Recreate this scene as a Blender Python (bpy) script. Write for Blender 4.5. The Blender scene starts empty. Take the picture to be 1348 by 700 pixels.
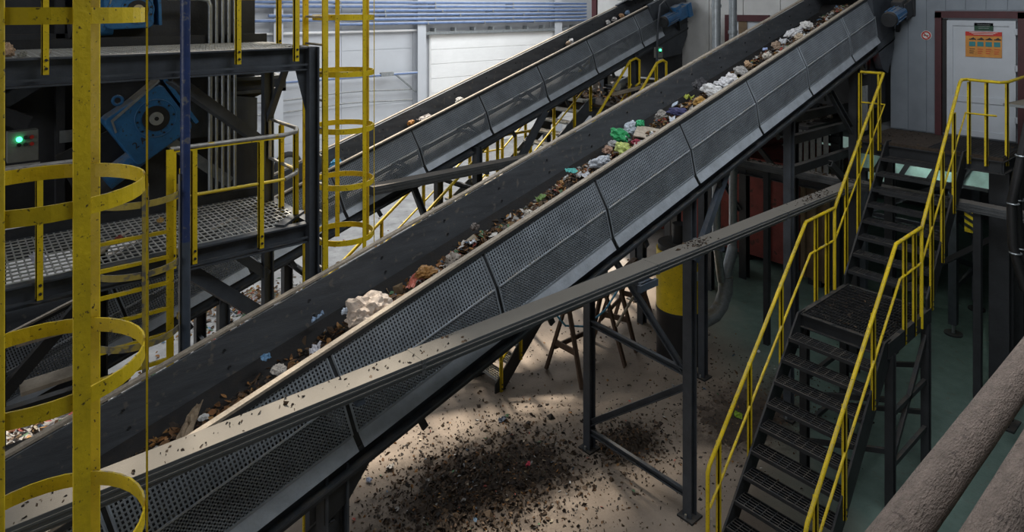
import bpy, math, random
from mathutils import Vector, Matrix, noise
random.seed(7)
SC = bpy.context.scene
COL = SC.collection
V = Vector
PI = math.pi

# ------------------------------------------------------------------ camera, world, lights, exposure
HC = 6.4
cam_d = bpy.data.cameras.new('camera'); cam = bpy.data.objects.new('camera', cam_d); COL.objects.link(cam)
cam.location = (0, 0, HC); cam.rotation_euler = (PI/2, 0, -math.radians(40.6))
cam_d.sensor_fit = 'HORIZONTAL'; cam_d.sensor_width = 36; cam_d.lens = 36*880/1348
cam_d.shift_y = -340/1348; cam_d.clip_start = .05; cam_d.clip_end = 200
SC.camera = cam
SC.view_settings.view_transform = 'Standard'; SC.view_settings.look = 'None'
SC.view_settings.gamma = 1; SC.view_settings.use_curve_mapping = False
SC.view_settings.exposure = 0.0

w = bpy.data.worlds.new('world'); SC.world = w; w.use_nodes = True
w.node_tree.nodes['Background'].inputs[0].default_value = (.62, .74, .92, 1)
w.node_tree.nodes['Background'].inputs[1].default_value = .16

SUN_DIR = V((.20, .60, .95)).normalized()          # towards the sun
sd = bpy.data.lights.new('sun', 'SUN'); so = bpy.data.objects.new('sun', sd); COL.objects.link(so)
sd.energy = 8.0; sd.angle = math.radians(6); sd.color = (1, .90, .76)
so.rotation_euler = SUN_DIR.to_track_quat('Z', 'Y').to_euler(); so.location = (5, 10, 20)

ROOF_Z = 10.5
# roof lights: openings x0, x1, y0, y1 and the sky light (watts) that comes through each
SKYLIGHTS = [(2.0, 4.5, 8.3, 9.7, 110), (6.2, 11.4, 12.6, 16.6, 600), (12.5, 24, 15.5, 21.5, 1350), (-3, 3.5, 17.5, 22, 300),
             (3.5, 9.0, .2, 3.2, 380), (3.4, 4.7, 10.4, 12.2, 30)]  # last two openings added to brighten the conveyor panels and gantry grating
for (x0, x1, y0, y1, e) in SKYLIGHTS:
    ld = bpy.data.lights.new('skylight', 'AREA'); lo = bpy.data.objects.new('skylight', ld); COL.objects.link(lo)
    ld.shape = 'RECTANGLE'; ld.size = x1-x0; ld.size_y = y1-y0; ld.energy = e; ld.color = (.93, .965, 1)
    lo.location = ((x0+x1)/2, (y0+y1)/2, ROOF_Z-.05)

# side light from unseen left wall openings, added to light the ladder cage
FILL_L = [(-2.5, 2.5, 3.5, 9), (3.5, 8.5, 3.5, 9)]          # y0, y1, z0, z1
for (y0, y1, z0, z1) in FILL_L:
    ld = bpy.data.lights.new('gable_window', 'AREA'); lo = bpy.data.objects.new('gable_window', ld); COL.objects.link(lo)
    ld.shape = 'RECTANGLE'; ld.size = y1-y0; ld.size_y = z1-z0; ld.energy = 320; ld.color = (.95, .97, 1)
    lo.location = (-13.95, (y0+y1)/2, (z0+z1)/2); lo.rotation_euler = (PI/2, 0, -PI/2)

# ------------------------------------------------------------------ materials
MATS = {}
def M(name, col, rough=.6, metal=0, var=.25, scale=6, dust=0, dustcol=(.30, .26, .21), bump=.15, bscale=40, wear=0, wearcol=(.05, .04, .03), wscale=30, emit=0, stretch=None, spec=.5):
    m = bpy.data.materials.new(name); m.use_nodes = True; nt = m.node_tree; N = nt.nodes; L = nt.links
    b = N['Principled BSDF']; b.inputs['Roughness'].default_value = rough; b.inputs['Metallic'].default_value = metal
    b.inputs['Specular IOR Level'].default_value = spec
    tc = N.new('ShaderNodeTexCoord'); geo = N.new('ShaderNodeNewGeometry')
    src = geo.outputs['Position']
    if stretch:
        mp = N.new('ShaderNodeMapping'); mp.inputs['Scale'].default_value = stretch; L.new(src, mp.inputs['Vector']); vec = mp.outputs[0]
    else: vec = src
    n = N.new('ShaderNodeTexNoise'); n.inputs['Scale'].default_value = scale; n.inputs['Detail'].default_value = 6; n.inputs['Roughness'].default_value = .65; L.new(vec, n.inputs['Vector'])
    mr = N.new('ShaderNodeMapRange'); mr.inputs[1].default_value = .3; mr.inputs[2].default_value = .7; mr.inputs[3].default_value = 1-var; mr.inputs[4].default_value = 1+var; L.new(n.outputs[0], mr.inputs[0])
    mul = N.new('ShaderNodeVectorMath'); mul.operation = 'SCALE'; mul.inputs[0].default_value = col; L.new(mr.outputs[0], mul.inputs['Scale'])
    out = mul.outputs[0]
    def mix(fac, a, colr):
        mx = N.new('ShaderNodeMix'); mx.data_type = 'RGBA'; L.new(fac, mx.inputs[0]); L.new(a, mx.inputs[6]); mx.inputs[7].default_value = (*colr, 1); return mx.outputs[2]
    if wear:
        n2 = N.new('ShaderNodeTexNoise'); n2.inputs['Scale'].default_value = wscale; n2.inputs['Detail'].default_value = 4; L.new(src, n2.inputs['Vector'])
        r2 = N.new('ShaderNodeMapRange'); r2.inputs[1].default_value = .66-wear*.2; r2.inputs[2].default_value = .72-wear*.15; L.new(n2.outputs[0], r2.inputs[0])
        out = mix(r2.outputs[0], out, wearcol)
    if dust:
        sp = N.new('ShaderNodeSeparateXYZ'); L.new(geo.outputs['True Normal'], sp.inputs[0])
        r3 = N.new('ShaderNodeMapRange'); r3.inputs[1].default_value = .35; r3.inputs[2].default_value = .9; L.new(sp.outputs[2], r3.inputs[0])
        n3 = N.new('ShaderNodeTexNoise'); n3.inputs['Scale'].default_value = 9; n3.inputs['Detail'].default_value = 8; n3.inputs['Roughness'].default_value = .7; L.new(src, n3.inputs['Vector'])
        r4 = N.new('ShaderNodeMapRange'); r4.inputs[1].default_value = .6-.5*dust; r4.inputs[2].default_value = .75-.5*dust; L.new(n3.outputs[0], r4.inputs[0])
        mm = N.new('ShaderNodeMath'); mm.operation = 'MULTIPLY'; L.new(r3.outputs[0], mm.inputs[0]); L.new(r4.outputs[0], mm.inputs[1])
        out = mix(mm.outputs[0], out, dustcol)
        rr = N.new('ShaderNodeMapRange'); rr.inputs[3].default_value = rough; rr.inputs[4].default_value = .95; L.new(mm.outputs[0], rr.inputs[0]); L.new(rr.outputs[0], b.inputs['Roughness'])
    L.new(out, b.inputs['Base Color'])
    if bump:
        nb = N.new('ShaderNodeTexNoise'); nb.inputs['Scale'].default_value = bscale; nb.inputs['Detail'].default_value = 5; L.new(vec, nb.inputs['Vector'])
        bp = N.new('ShaderNodeBump'); bp.inputs['Strength'].default_value = bump; bp.inputs['Distance'].default_value = .02; L.new(nb.outputs[0], bp.inputs['Height']); L.new(bp.outputs[0], b.inputs['Normal'])
    if emit:
        b.inputs['Emission Color'].default_value = (*col, 1); b.inputs['Emission Strength'].default_value = emit
    MATS[name] = m
    return m
YEL = (.72, .52, .010)
M('yellow', YEL, .5, var=.2, scale=4, wear=.12, wearcol=(.09, .06, .015), wscale=55, dust=.25, dustcol=(.33, .28, .18))
M('yellow_worn', (.34, .26, .05), .65, var=.3, scale=7, wear=.75, wearcol=(.12, .11, .09), wscale=12, dust=.6, dustcol=(.26, .24, .2))
M('rail_grey', (.33, .32, .30), .45, metal=.4, var=.3, scale=9, wear=.4, wearcol=(.4, .28, .02), wscale=8)
M('steel', (.052, .060, .072), .55, var=.3, scale=4, dust=.25, dustcol=(.12, .11, .10), bump=.1)
M('steel_black', (.020, .022, .025), .6, var=.35, scale=4, dust=.35, dustcol=(.07, .06, .05))
M('steel_blue', (.055, .072, .098), .5, var=.25, scale=3, dust=.3, dustcol=(.14, .13, .12))
M('machine_dark', (.034, .036, .040), .65, var=.4, scale=2.2, dust=.6, dustcol=(.09, .08, .07))
M('sheet', (.27, .30, .335), .5, metal=.2, var=.25, scale=3, bump=.08)
M('sheet_light', (.42, .46, .51), .45, metal=.3, var=.2, scale=5, dust=.3, dustcol=(.42, .38, .32))
M('liner', (.085, .092, .102), .55, metal=.1, var=.3, scale=3, stretch=(.6, 4, 4), wear=.25, wearcol=(.15, .14, .13), wscale=14)
M('cream_dust', (.36, .31, .25), .9, var=.2, scale=14, bump=.4, bscale=60)
M('duct', (.105, .115, .125), .5, metal=.2, var=.25, scale=5, stretch=(.4, 5, 5), dust=.95, dustcol=(.215, .198, .172), bump=.25, bscale=70)
M('duct_dark', (.085, .09, .095), .55, metal=.2, var=.25, scale=5, dust=.8, dustcol=(.17, .155, .14), bump=.25, bscale=70)
M('rubber', (.011, .0105, .011), .75, var=.4, scale=5, dust=.2, dustcol=(.022, .018, .015))
M('galv', (.38, .41, .43), .38, metal=.7, var=.2, scale=12, bump=.05)
M('galv_dull', (.27, .29, .30), .5, metal=.4, var=.25, scale=10, dust=.5, dustcol=(.3, .26, .2))
M('blue_paint', (.025, .14, .33), .45, var=.25, scale=5, dust=.5, dustcol=(.20, .21, .22), wear=.2, wearcol=(.04, .07, .1))
M('blue_dark', (.020, .040, .13), .4, var=.25, scale=4, wear=.35, wearcol=(.12, .12, .13), wscale=16)
M('blue_pipe', (.14, .21, .38), .45, var=.2, scale=4, dust=.95, dustcol=(.55, .56, .58))  # pale upward faces: light from above put into the pipe colour
M('white_wall', (.50, .52, .55), .65, var=.06, scale=.8, bump=.04, bscale=8)
M('white_gate', (.82, .82, .81), .6, var=.05, scale=1, bump=.03, bscale=8)
M('cabin_wall', (.22, .25, .285), .45, metal=.25, var=.14, scale=1.6, bump=.06, bscale=6)
M('cabin_pale', (.55, .55, .54), .55, var=.12, scale=1.6, bump=.05)
M('maroon', (.065, .014, .018), .45, var=.2, dust=.3)
M('pvc_white', (.50, .535, .58), .35, var=.08, scale=2, bump=.02)
M('rust_red', (.22, .045, .035), .7, var=.35, scale=2.5, wear=.35, wearcol=(.08, .03, .02), wscale=5)
M('brown_bin', (.14, .095, .055), .8, var=.3, scale=3)
M('wood', (.095, .060, .040), .8, var=.35, scale=6, stretch=(8, 8, 1))
M('wood_pale', (.32, .27, .21), .85, var=.3, scale=6)
M('clod', (.040, .028, .020), .95, var=.5, scale=20)
M('belt_dirt', (.024, .017, .012), .95, var=.6, scale=14, bump=.6, bscale=50)
M('dirt', (.050, .036, .026), .95, var=.5, scale=14, bump=.6, bscale=50)
M('dust_pipe', (.215, .168, .140), .95, var=.3, scale=9, stretch=(1, 3, 3), bump=1.0, bscale=45, wear=.2, wearcol=(.13, .10, .085), wscale=26)
M('black_plastic', (.012, .012, .013), .5, var=.3)
M('hose_blue', (.10, .38, .60), .4)
M('label_grey', (.45, .44, .41), .6, var=.1)
M('box_grey', (.20, .205, .185), .55, var=.15)
M('green_lamp', (.05, 1, .35), .3, emit=6, var=0, bump=0)
M('red_lamp', (1, .03, .02), .3, emit=6, var=0, bump=0)
M('sign_green', (.012, .06, .03), .5, var=.1); M('sign_red', (.55, .03, .02), .5, var=.1); M('sign_orange', (.60, .26, .05), .5, var=.2)
M('sign_teal', (.03, .22, .24), .5, var=.1); M('sign_dark', (.03, .025, .02), .5); M('paper', (.7, .69, .66), .7, var=.1)
M('silver', (.62, .63, .64), .3, metal=.9, var=.15)
M('tyre', (.02, .02, .02), .8)
M('window_glow', (.55, .78, .70), .3, var=.2, scale=1.5, emit=.22)  # glow added for the pale green brightness far under the platform
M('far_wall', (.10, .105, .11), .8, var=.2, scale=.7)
M('grating', (.40, .40, .38), .6, metal=.1, var=.25, scale=5)
M('roof', (.30, .31, .32), .7, var=.1)
def floor_material():
    m = bpy.data.materials.new('concrete_floor'); m.use_nodes = True; nt = m.node_tree; N = nt.nodes; L = nt.links
    b = N['Principled BSDF']; b.inputs['Roughness'].default_value = .8
    g = N.new('ShaderNodeNewGeometry'); sp = N.new('ShaderNodeSeparateXYZ'); L.new(g.outputs['Position'], sp.inputs[0])
    def nz(s, d=6, r=.6):
        n = N.new('ShaderNodeTexNoise'); n.inputs['Scale'].default_value = s; n.inputs['Detail'].default_value = d; n.inputs['Roughness'].default_value = r; L.new(g.outputs['Position'], n.inputs['Vector']); return n.outputs[0]
    def mp(v, a, c, lo=0., hi=1.):
        r = N.new('ShaderNodeMapRange'); r.inputs[1].default_value = a; r.inputs[2].default_value = c; r.inputs[3].default_value = lo; r.inputs[4].default_value = hi; L.new(v, r.inputs[0]); return r.outputs[0]
    def mat(op, a, c):
        q = N.new('ShaderNodeMath'); q.operation = op
        for i, z in enumerate((a, c)):
            if isinstance(z, (int, float)): q.inputs[i].default_value = z
            else: L.new(z, q.inputs[i])
        return q.outputs[0]
    def mix(f, a, c):
        x = N.new('ShaderNodeMix'); x.data_type = 'RGBA'; L.new(f, x.inputs[0])
        for i, z in ((6, a), (7, c)):
            if isinstance(z, tuple): x.inputs[i].default_value = (*z, 1)
            else: L.new(z, x.inputs[i])
        return x.outputs[2]
    big = nz(.6)
    base = mix(mp(nz(2.5), .3, .7), (.185, .145, .112), (.27, .218, .172))
    # green paint on the bay by the stairs (X > 10, Y < 6)
    gx = mp(mat('ADD', mat('SUBTRACT', sp.outputs[0], sp.outputs[1]), mat('MULTIPLY', big, 2.0)), 4.6, 6.4)
    base = mix(gx, base, mix(mp(nz(4), .3, .7), (.085, .135, .115), (.13, .19, .165)))
    # pale cement towards the rear wall
    gy = mp(mat('ADD', sp.outputs[1], mat('MULTIPLY', big, 3.0)), 11.5, 14.5)
    base = mix(gy, base, mix(mp(nz(1.7, 8, .7), .35, .65), (.24, .235, .23), (.42, .41, .395)))
    def blob(cx_, cy_, sx, sy):
        a = mat('MULTIPLY', mat('SUBTRACT', sp.outputs[0], cx_), 1/sx); c = mat('MULTIPLY', mat('SUBTRACT', sp.outputs[1], cy_), 1/sy)
        return mat('SQRT', mat('ADD', mat('MULTIPLY', a, a), mat('MULTIPLY', c, c)), 0)
    rag = mat('MULTIPLY', mat('SUBTRACT', nz(3.2, 9, .8), .5), 2.6)
    for (a, c_, sx, sy) in ((5.5, 7.0, 1.5, 1.05), (7.7, 6.35, .6, .45), (9.7, 5.6, 1.3, .8)):
        base = mix(mp(mat('ADD', blob(a, c_, sx, sy), rag), .55, 1.15, .9, 0.), base, (.052, .037, .027))
    base = mix(mp(nz(5, 9, .75), .56, .72, 0, .75), base, (.11, .085, .065))
    base = mix(mp(nz(38, 3), .66, .72, 0, .8), base, (.05, .038, .03))
    L.new(base, b.inputs['Base Color'])
    bp = N.new('ShaderNodeBump'); bp.inputs['Strength'].default_value = .25; bp.inputs['Distance'].default_value = .02; L.new(nz(30), bp.inputs['Height']); L.new(bp.outputs[0], b.inputs['Normal'])
    MATS['concrete_floor'] = m
floor_material()
def bits_material():
    m = bpy.data.materials.new('mixed_bits'); m.use_nodes = True; N = m.node_tree.nodes; b = N['Principled BSDF']; b.inputs['Roughness'].default_value = .75
    a = N.new('ShaderNodeAttribute'); a.attribute_name = 'Col'; m.node_tree.links.new(a.outputs['Color'], b.inputs['Base Color']); MATS['mixed_bits'] = m
bits_material()
PIECE = {}
def pm(col, rough=.6):
    k = tuple(round(c, 3) for c in col)
    if k not in PIECE: PIECE[k] = M('piece_%d' % len(PIECE), col, rough, var=.3, scale=25, bump=.2, bscale=60).name
    return PIECE[k]

# ------------------------------------------------------------------ geometry helpers
class MB:
    def __init__(s): s.v = []; s.f = []; s.smooth = False; s.cols = None
    def quad_box(s, pts):
        n = len(s.v); s.v += [tuple(p) for p in pts]
        s.f += [tuple(n+i for i in q) for q in ((0, 3, 2, 1), (4, 5, 6, 7), (0, 1, 5, 4), (1, 2, 6, 5), (2, 3, 7, 6), (3, 0, 4, 7))]; return s
    def box(s, x0, x1, y0, y1, z0, z1):
        return s.quad_box([(x0, y0, z0), (x1, y0, z0), (x1, y1, z0), (x0, y1, z0), (x0, y0, z1), (x1, y0, z1), (x1, y1, z1), (x0, y1, z1)])
    def bar(s, p0, p1, w, h, up=(0, 0, 1), off=(0, 0)):
        p0 = V(p0); p1 = V(p1); d = (p1-p0).normalized(); u = V(up)
        if abs(d.dot(u)) > .98: u = V((0, 1, 0)) if abs(d.y) < .9 else V((1, 0, 0))
        a = d.cross(u).normalized(); b = a.cross(d).normalized()
        p0 = p0+a*off[0]+b*off[1]; p1 = p1+a*off[0]+b*off[1]
        a = a*w/2; b = b*h/2
        return s.quad_box([p0-a-b, p0+a-b, p0+a+b, p0-a+b, p1-a-b, p1+a-b, p1+a+b, p1-a+b])
    def ibeam(s, p0, p1, w, h, t=.02, up=(0, 0, 1)):
        s.bar(p0, p1, w, t, up, (0, h/2-t/2)); s.bar(p0, p1, w, t, up, (0, -h/2+t/2)); return s.bar(p0, p1, t, h-2*t, up)
    def channel(s, p0, p1, w, h, t=.02, up=(0, 0, 1), side=1):
        s.bar(p0, p1, w, t, up, (0, h/2-t/2)); s.bar(p0, p1, w, t, up, (0, -h/2+t/2)); return s.bar(p0, p1, t, h-2*t, up, (side*(w/2-t/2), 0))
    def tube(s, pts, r, n=10, closed=False, caps=True):
        pts = [V(p) for p in pts]; m = len(pts); base = len(s.v); s.smooth = True
        rr = r if isinstance(r, (list, tuple)) else [r]*m
        prev = None
        for i, p in enumerate(pts):
            if closed: t = (pts[(i+1) % m]-pts[i-1]).normalized()
            elif i == 0: t = (pts[1]-p).normalized()
            elif i == m-1: t = (p-pts[i-1]).normalized()
            else: t = ((pts[i+1]-p).normalized()+(p-pts[i-1]).normalized()).normalized()
            if prev is None:
                u = V((0, 0, 1)) if abs(t.z) < .9 else V((1, 0, 0)); a = t.cross(u).normalized()
            else: a = (prev-t*prev.dot(t)).normalized()
            prev = a; b = t.cross(a)
            for k in range(n):
                an = 2*PI*k/n; s.v.append(tuple(p+(a*math.cos(an)+b*math.sin(an))*rr[i]))
        rng = m if closed else m-1
        for i in range(rng):
            for k in range(n):
                j = (i+1) % m; s.f.append((base+i*n+k, base+i*n+(k+1) % n, base+j*n+(k+1) % n, base+j*n+k))
        if caps and not closed:
            s.f.append(tuple(base+k for k in range(n-1, -1, -1))); s.f.append(tuple(base+(m-1)*n+k for k in range(n)))
        return s
    def cyl(s, p0, p1, r, n=20, r1=None): return s.tube([p0, p1], [r, r if r1 is None else r1], n)
    def prism(s, poly, axis, a0, a1):           # polygon in the two other axes, extruded along axis
        n = len(s.v); k = len(poly)
        def mk(p, a): return {'x': (a, p[0], p[1]), 'y': (p[0], a, p[1]), 'z': (p[0], p[1], a)}[axis]
        s.v += [mk(p, a0) for p in poly]+[mk(p, a1) for p in poly]
        s.f.append(tuple(n+i for i in range(k-1, -1, -1))); s.f.append(tuple(n+k+i for i in range(k)))
        for i in range(k): j = (i+1) % k; s.f.append((n+i, n+j, n+k+j, n+k+i))
        return s
    def hoop(s, c, R, w, t, a0=0, a1=2*PI, seg=36, arc=True):   # flat band ring, axis Z
        base = len(s.v); closed = abs(a1-a0-2*PI) < 1e-6; m = seg if closed else seg+1
        for i in range(m):
            a = a0+(a1-a0)*i/seg
            for (r, z) in ((R, -w/2), (R+t, -w/2), (R+t, w/2), (R, w/2)): s.v.append((c[0]+r*math.sin(a), c[1]-r*math.cos(a), c[2]+z))
        for i in range(seg):
            j = (i+1) % m
            for k in range(4): l = (k+1) % 4; s.f.append((base+i*4+k, base+j*4+k, base+j*4+l, base+i*4+l))
        if not closed: s.f.append((base, base+1, base+2, base+3)); e = base+(m-1)*4; s.f.append((e+3, e+2, e+1, e))
        return s
    def mesh(s, name, org=(0, 0, 0)):
        me = bpy.data.meshes.new(name); o = V(org)
        me.from_pydata([tuple(V(p)-o) for p in s.v], [], s.f)
        if s.smooth:
            me.polygons.foreach_set('use_smooth', [True]*len(me.polygons))
            me.set_sharp_from_angle(angle=math.radians(40))
        if s.cols:
            at = me.attributes.new('Col', 'FLOAT_COLOR', 'FACE')
            for i, c in enumerate(s.cols): at.data[i].color = (*c, 1)
        import bmesh
        bm = bmesh.new(); bm.from_mesh(me); bmesh.ops.recalc_face_normals(bm, faces=bm.faces[:]); bm.to_mesh(me); bm.free()
        return me
def root_of(o):
    while o.parent: o = o.parent
    return o
def obj(name, mb, mat, parent=None, kind=None, label=None, bevel=0):
    org = root_of(parent).location if parent else (0, 0, 0)
    me = mb.mesh(name, org); me.materials.append(MATS[mat])
    o = bpy.data.objects.new(name, me); COL.objects.link(o)
    if parent: o.parent = parent
    if kind: o['kind'] = kind
    if label: o['label'] = label
    if bevel:
        b = o.modifiers.new('bevel', 'BEVEL'); b.width = bevel; b.segments = 2; b.limit_method = 'ANGLE'
    return o
def single(name, mb, mat, label, cat, org=None, group=None, kind=None, bevel=0):
    if org is None:
        xs = [p[0] for p in mb.v]; ys = [p[1] for p in mb.v]; zs = [p[2] for p in mb.v]
        org = ((min(xs)+max(xs))/2, (min(ys)+max(ys))/2, min(zs))
    me = mb.mesh(name, org); me.materials.append(MATS[mat]); o = bpy.data.objects.new(name, me); COL.objects.link(o); o.location = org
    o['label'] = label; o['category'] = cat
    if group: o['group'] = group
    if kind: o['kind'] = kind
    if bevel:
        b = o.modifiers.new('bevel', 'BEVEL'); b.width = bevel; b.segments = 2; b.limit_method = 'ANGLE'
    return o
def thing(name, label, cat, loc=(0, 0, 0), group=None, kind=None):
    o = bpy.data.objects.new(name, None); COL.objects.link(o); o.location = loc; o.empty_display_size = .1
    o['label'] = label; o['category'] = cat
    if group: o['group'] = group
    if kind: o['kind'] = kind
    return o
def piece(name, me, mat, parent, loc):          # shared mesh data, placed at a world position
    if not me.materials: me.materials.append(MATS[mat])
    o = bpy.data.objects.new(name, me); COL.objects.link(o); o.parent = parent
    o.location = V(loc)-root_of(parent).location
    return o
def struct(name, mb, mat):
    o = obj(name, mb, mat); o['kind'] = 'structure'; return o
def lerp(a, b, t): return V(a)*(1-t)+V(b)*t

# ------------------------------------------------------------------ the hall
f = MB(); f.v = [(-14, -9, 0), (36, -9, 0), (36, 26, 0), (-14, 26, 0)]; f.f = [(0, 1, 2, 3)]
floor = struct('floor', f, 'concrete_floor')
wr = struct('wall_rear', MB().box(-14, 36, 25, 25.2, 0, ROOF_Z), 'white_wall')
for i in range(6):                               # sandwich panel courses of the rear wall, proud by a few mm
    for (xa, xb) in ((-14, 5.55), (5.6, 12.3), (12.35, 16.4)):
        obj('wall_panel', MB().box(xa, xb-.02, 24.98, 25.0, .05+i*1.15, 1.17+i*1.15), 'white_wall', wr)
wl = MB().box(-14.2, -14, -9, 25.2, 0, 3.5).box(-14.2, -14, -9, 25.2, 9, ROOF_Z)
for (a, b) in ((-9, -2.5), (2.5, 3.5), (8.5, 25.2)): wl.box(-14.2, -14, a, b, 3.5, 9)
struct('wall_left', wl, 'white_wall')
struct('wall_front', MB().box(-14.2, 36.2, -9.2, -9, 0, ROOF_Z), 'far_wall')  # unseen wall, added to block world light from behind the camera
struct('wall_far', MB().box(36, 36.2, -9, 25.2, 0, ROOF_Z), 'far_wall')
# roof with its openings
xs = sorted({-14, 36.2}|{q for s in SKYLIGHTS for q in s[:2]}); ys = sorted({-9, 25.2}|{q for s in SKYLIGHTS for q in s[2:4]})
rb = MB()
for i in range(len(xs)-1):
    for j in range(len(ys)-1):
        mx, my = (xs[i]+xs[i+1])/2, (ys[j]+ys[j+1])/2
        if not any(s[0] < mx < s[1] and s[2] < my < s[3] for s in SKYLIGHTS): rb.box(xs[i], xs[i+1], ys[j], ys[j+1], ROOF_Z, ROOF_Z+.15)
struct('ceiling', rb, 'roof')
# pale columns and the big gate on the rear wall
for i, (x, w_) in enumerate(((9.6, .35), (15.9, .42), (24.2, .5))):
    struct('trim_%d' % (i+1), MB().ibeam((x, 24.75, 0), (x, 24.75, ROOF_Z), w_, .4, .03, up=(0, 1, 0)), 'white_wall')
gate = struct('door_1', MB().box(16.5, 26.4, 24.86, 24.96, 0, 5.2), 'white_gate')
for i in range(8): obj('gate_section', MB().box(16.55, 26.35, 24.83, 24.86, .03+i*.645, .655+i*.645), 'white_gate', gate)
obj('gate_track', MB().box(16.1, 27, 24.6, 24.8, 5.22, 5.34), 'galv_dull', gate)
for i in range(9): obj('track_bracket', MB().box(16.6+i*1.1, 16.7+i*1.1, 24.62, 24.95, 5.34, 5.5), 'galv_dull', gate)
# blue pipes running along the rear wall
for i, (z, x0) in enumerate(((6.62, 6.5), (6.45, 6.5), (6.28, 13), (6.10, 9.2), (5.92, 6.5), (5.74, 12))):
    t = thing('wall_pipe', ['topmost', 'second', 'third', 'fourth', 'fifth', 'lowest'][i]+' blue and white pipe of the bank high on the rear wall', 'pipe', (x0, 24.5, z), 'bank of blue pipes')
    obj('pipe_run', MB().cyl((x0, 24.5, z), (26.2, 24.5, z), .065, 10), 'blue_pipe', t)
    for k in range(4):
        x = x0+1+k*(24.5-x0)/4; obj('pipe_clip', MB().box(x, x+.06, 24.42, 25, z-.09, z+.02), 'galv_dull', t)
single('wall_conduit', MB().cyl((5, 24.8, 5.42), (16.2, 24.8, 5.42), .05, 8), 'white_gate', 'thin white conduit under the bank of blue pipes', 'pipe')
t = thing('wall_line', 'blue steel line with bracket low on the rear wall', 'pipe', (6, 24.6, 3.55))
obj('line_pipe', MB().cyl((5, 24.6, 3.6), (15.8, 24.6, 3.6), .05, 8), 'blue_pipe', t)
obj('bracket', MB().bar((14.6, 24.6, 3.6), (15.7, 24.7, 2.75), .06, .06).bar((13.9, 24.6, 3.62), (14.5, 24.6, 3.62), .14, .16), 'galv_dull', t)
for (z, l) in ((2.95, 'upper'), (2.5, 'lower')):
    single('wall_cable', MB().tube([(5+i*1.05, 24.7, z+.06*math.sin(i*1.1)) for i in range(11)], .035, 6), 'galv_dull', l+' of two sagging grey cables on the rear wall', 'cable')

# cabin wall at the head of the conveyors (X = 13.5) : raised on a steel frame
cw = struct('wall_cabin', MB().box(13.5, 13.7, -6, 4.88, 4.15, ROOF_Z), 'cabin_wall')
for i in range(24): 
    y1 = 4.87-i*.3
    if y1 < 4.07 and y1 > 2.6: obj('wall_sheet', MB().box(13.485, 13.5, y1-.29, y1, 6.36, ROOF_Z), 'cabin_wall', cw)
    elif y1 > -2: obj('wall_sheet', MB().box(13.485, 13.5, y1-.29, y1, 4.17, ROOF_Z), 'cabin_wall', cw)
cw2 = struct('wall_cabin_rear', MB().box(13.5, 13.7, 6.15, 12.3, 4.6, ROOF_Z), 'cabin_pale')
for i in range(7): obj('wall_sheet', MB().box(13.47, 13.5, 6.17+i*.86, 7.01+i*.86, 4.62, ROOF_Z), 'cabin_pale', cw2)
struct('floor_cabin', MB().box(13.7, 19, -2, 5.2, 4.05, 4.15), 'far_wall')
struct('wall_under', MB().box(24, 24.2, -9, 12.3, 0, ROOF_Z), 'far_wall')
struct('wall_side', MB().box(13.7, 24, 12.1, 12.3, 0, ROOF_Z), 'cabin_pale')
struct('trim_5', MB().box(13.44, 13.5, 12.2, 12.36, 4.6, ROOF_Z), 'maroon')
for i, (y0, y1, z0, z1) in enumerate(((5.6, 8.2, 1.4, 2.6), (8.6, 11.0, .6, 1.9))):  # glowing panels added as far bright patches, no windows known there
    wn = struct('window_%d' % (i+1), MB().box(23.9, 24, y0, y1, z0, z1), 'window_glow')
    for k in range(5):
        y = y0+(y1-y0)*k/4; obj('window_bar', MB().box(23.82, 23.9, y-.05, y+.05, z0, z1), 'steel_black', wn)
# small maroon framed window behind the conveyor head
wn = struct('window_3', MB().box(13.42, 13.47, 7.35, 8.15, 5.5, 6.1), 'pvc_white')
for (a, b, c, d) in ((7.25, 8.28, 6.1, 6.24), (8.13, 8.28, 5.0, 6.1), (7.25, 7.37, 5.0, 6.1), (7.37, 8.13, 5.40, 5.5)):
    obj('window_frame', MB().box(13.38, 13.47, a, b, c, d), 'maroon', wn)
obj('window_blind', MB().box(13.40, 13.42, 7.75, 7.95, 5.5, 6.1), 'brown_bin', wn)

# door with its maroon frame, ajar, posters
dr = struct('door_2', MB().box(13.40, 13.5, 4.02, 4.12, 4.15, 6.32).box(13.40, 13.5, 2.82, 2.92, 4.15, 6.32).box(13.40, 13.5, 2.82, 4.12, 6.22, 6.34), 'maroon')
leaf = MB()
ya, yb, za, zb = 2.95, 3.94, 4.20, 6.18
leaf.box(13.44, 13.48, ya+.07, yb-.07, za+.07, zb-.07)
obj('door_leaf', leaf, 'pvc_white', dr)
obj('door_rail', MB().box(13.42, 13.49, ya, ya+.09, za, zb).box(13.42, 13.49, yb-.09, yb, za, zb).box(13.42, 13.49, ya+.09, yb-.09, zb-.09, zb).box(13.42, 13.49, ya+.09, yb-.09, za, za+.1).box(13.42, 13.49, ya+.09, yb-.09, 4.78, 4.88), 'pvc_white', dr)
obj('door_gap', MB().box(13.46, 13.49, 3.945, 4.02, 4.2, 6.2), 'black_plastic', dr)
for z in (4.5, 5.35, 5.95): obj('door_hinge', MB().cyl((13.41, 2.94, z), (13.41, 2.94, z+.1), .022, 10), 'pvc_white', dr)
t = thing('wall_poster', 'orange safety poster with red header on the white door', 'poster', (13.42, 3.4, 5.6))
obj('sheet', MB().box(13.425, 13.435, 3.14, 3.66, 5.56, 5.99), 'sign_orange', t)
obj('header', MB().box(13.42, 13.425, 3.14, 3.66, 5.92, 5.99), 'sign_red', t)
for k in range(3): obj('text_line', MB().box(13.416, 13.42, 3.2+k*.03, 3.6-k*.03, 5.975-k*.017, 5.981-k*.017), 'paper', t)
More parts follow.
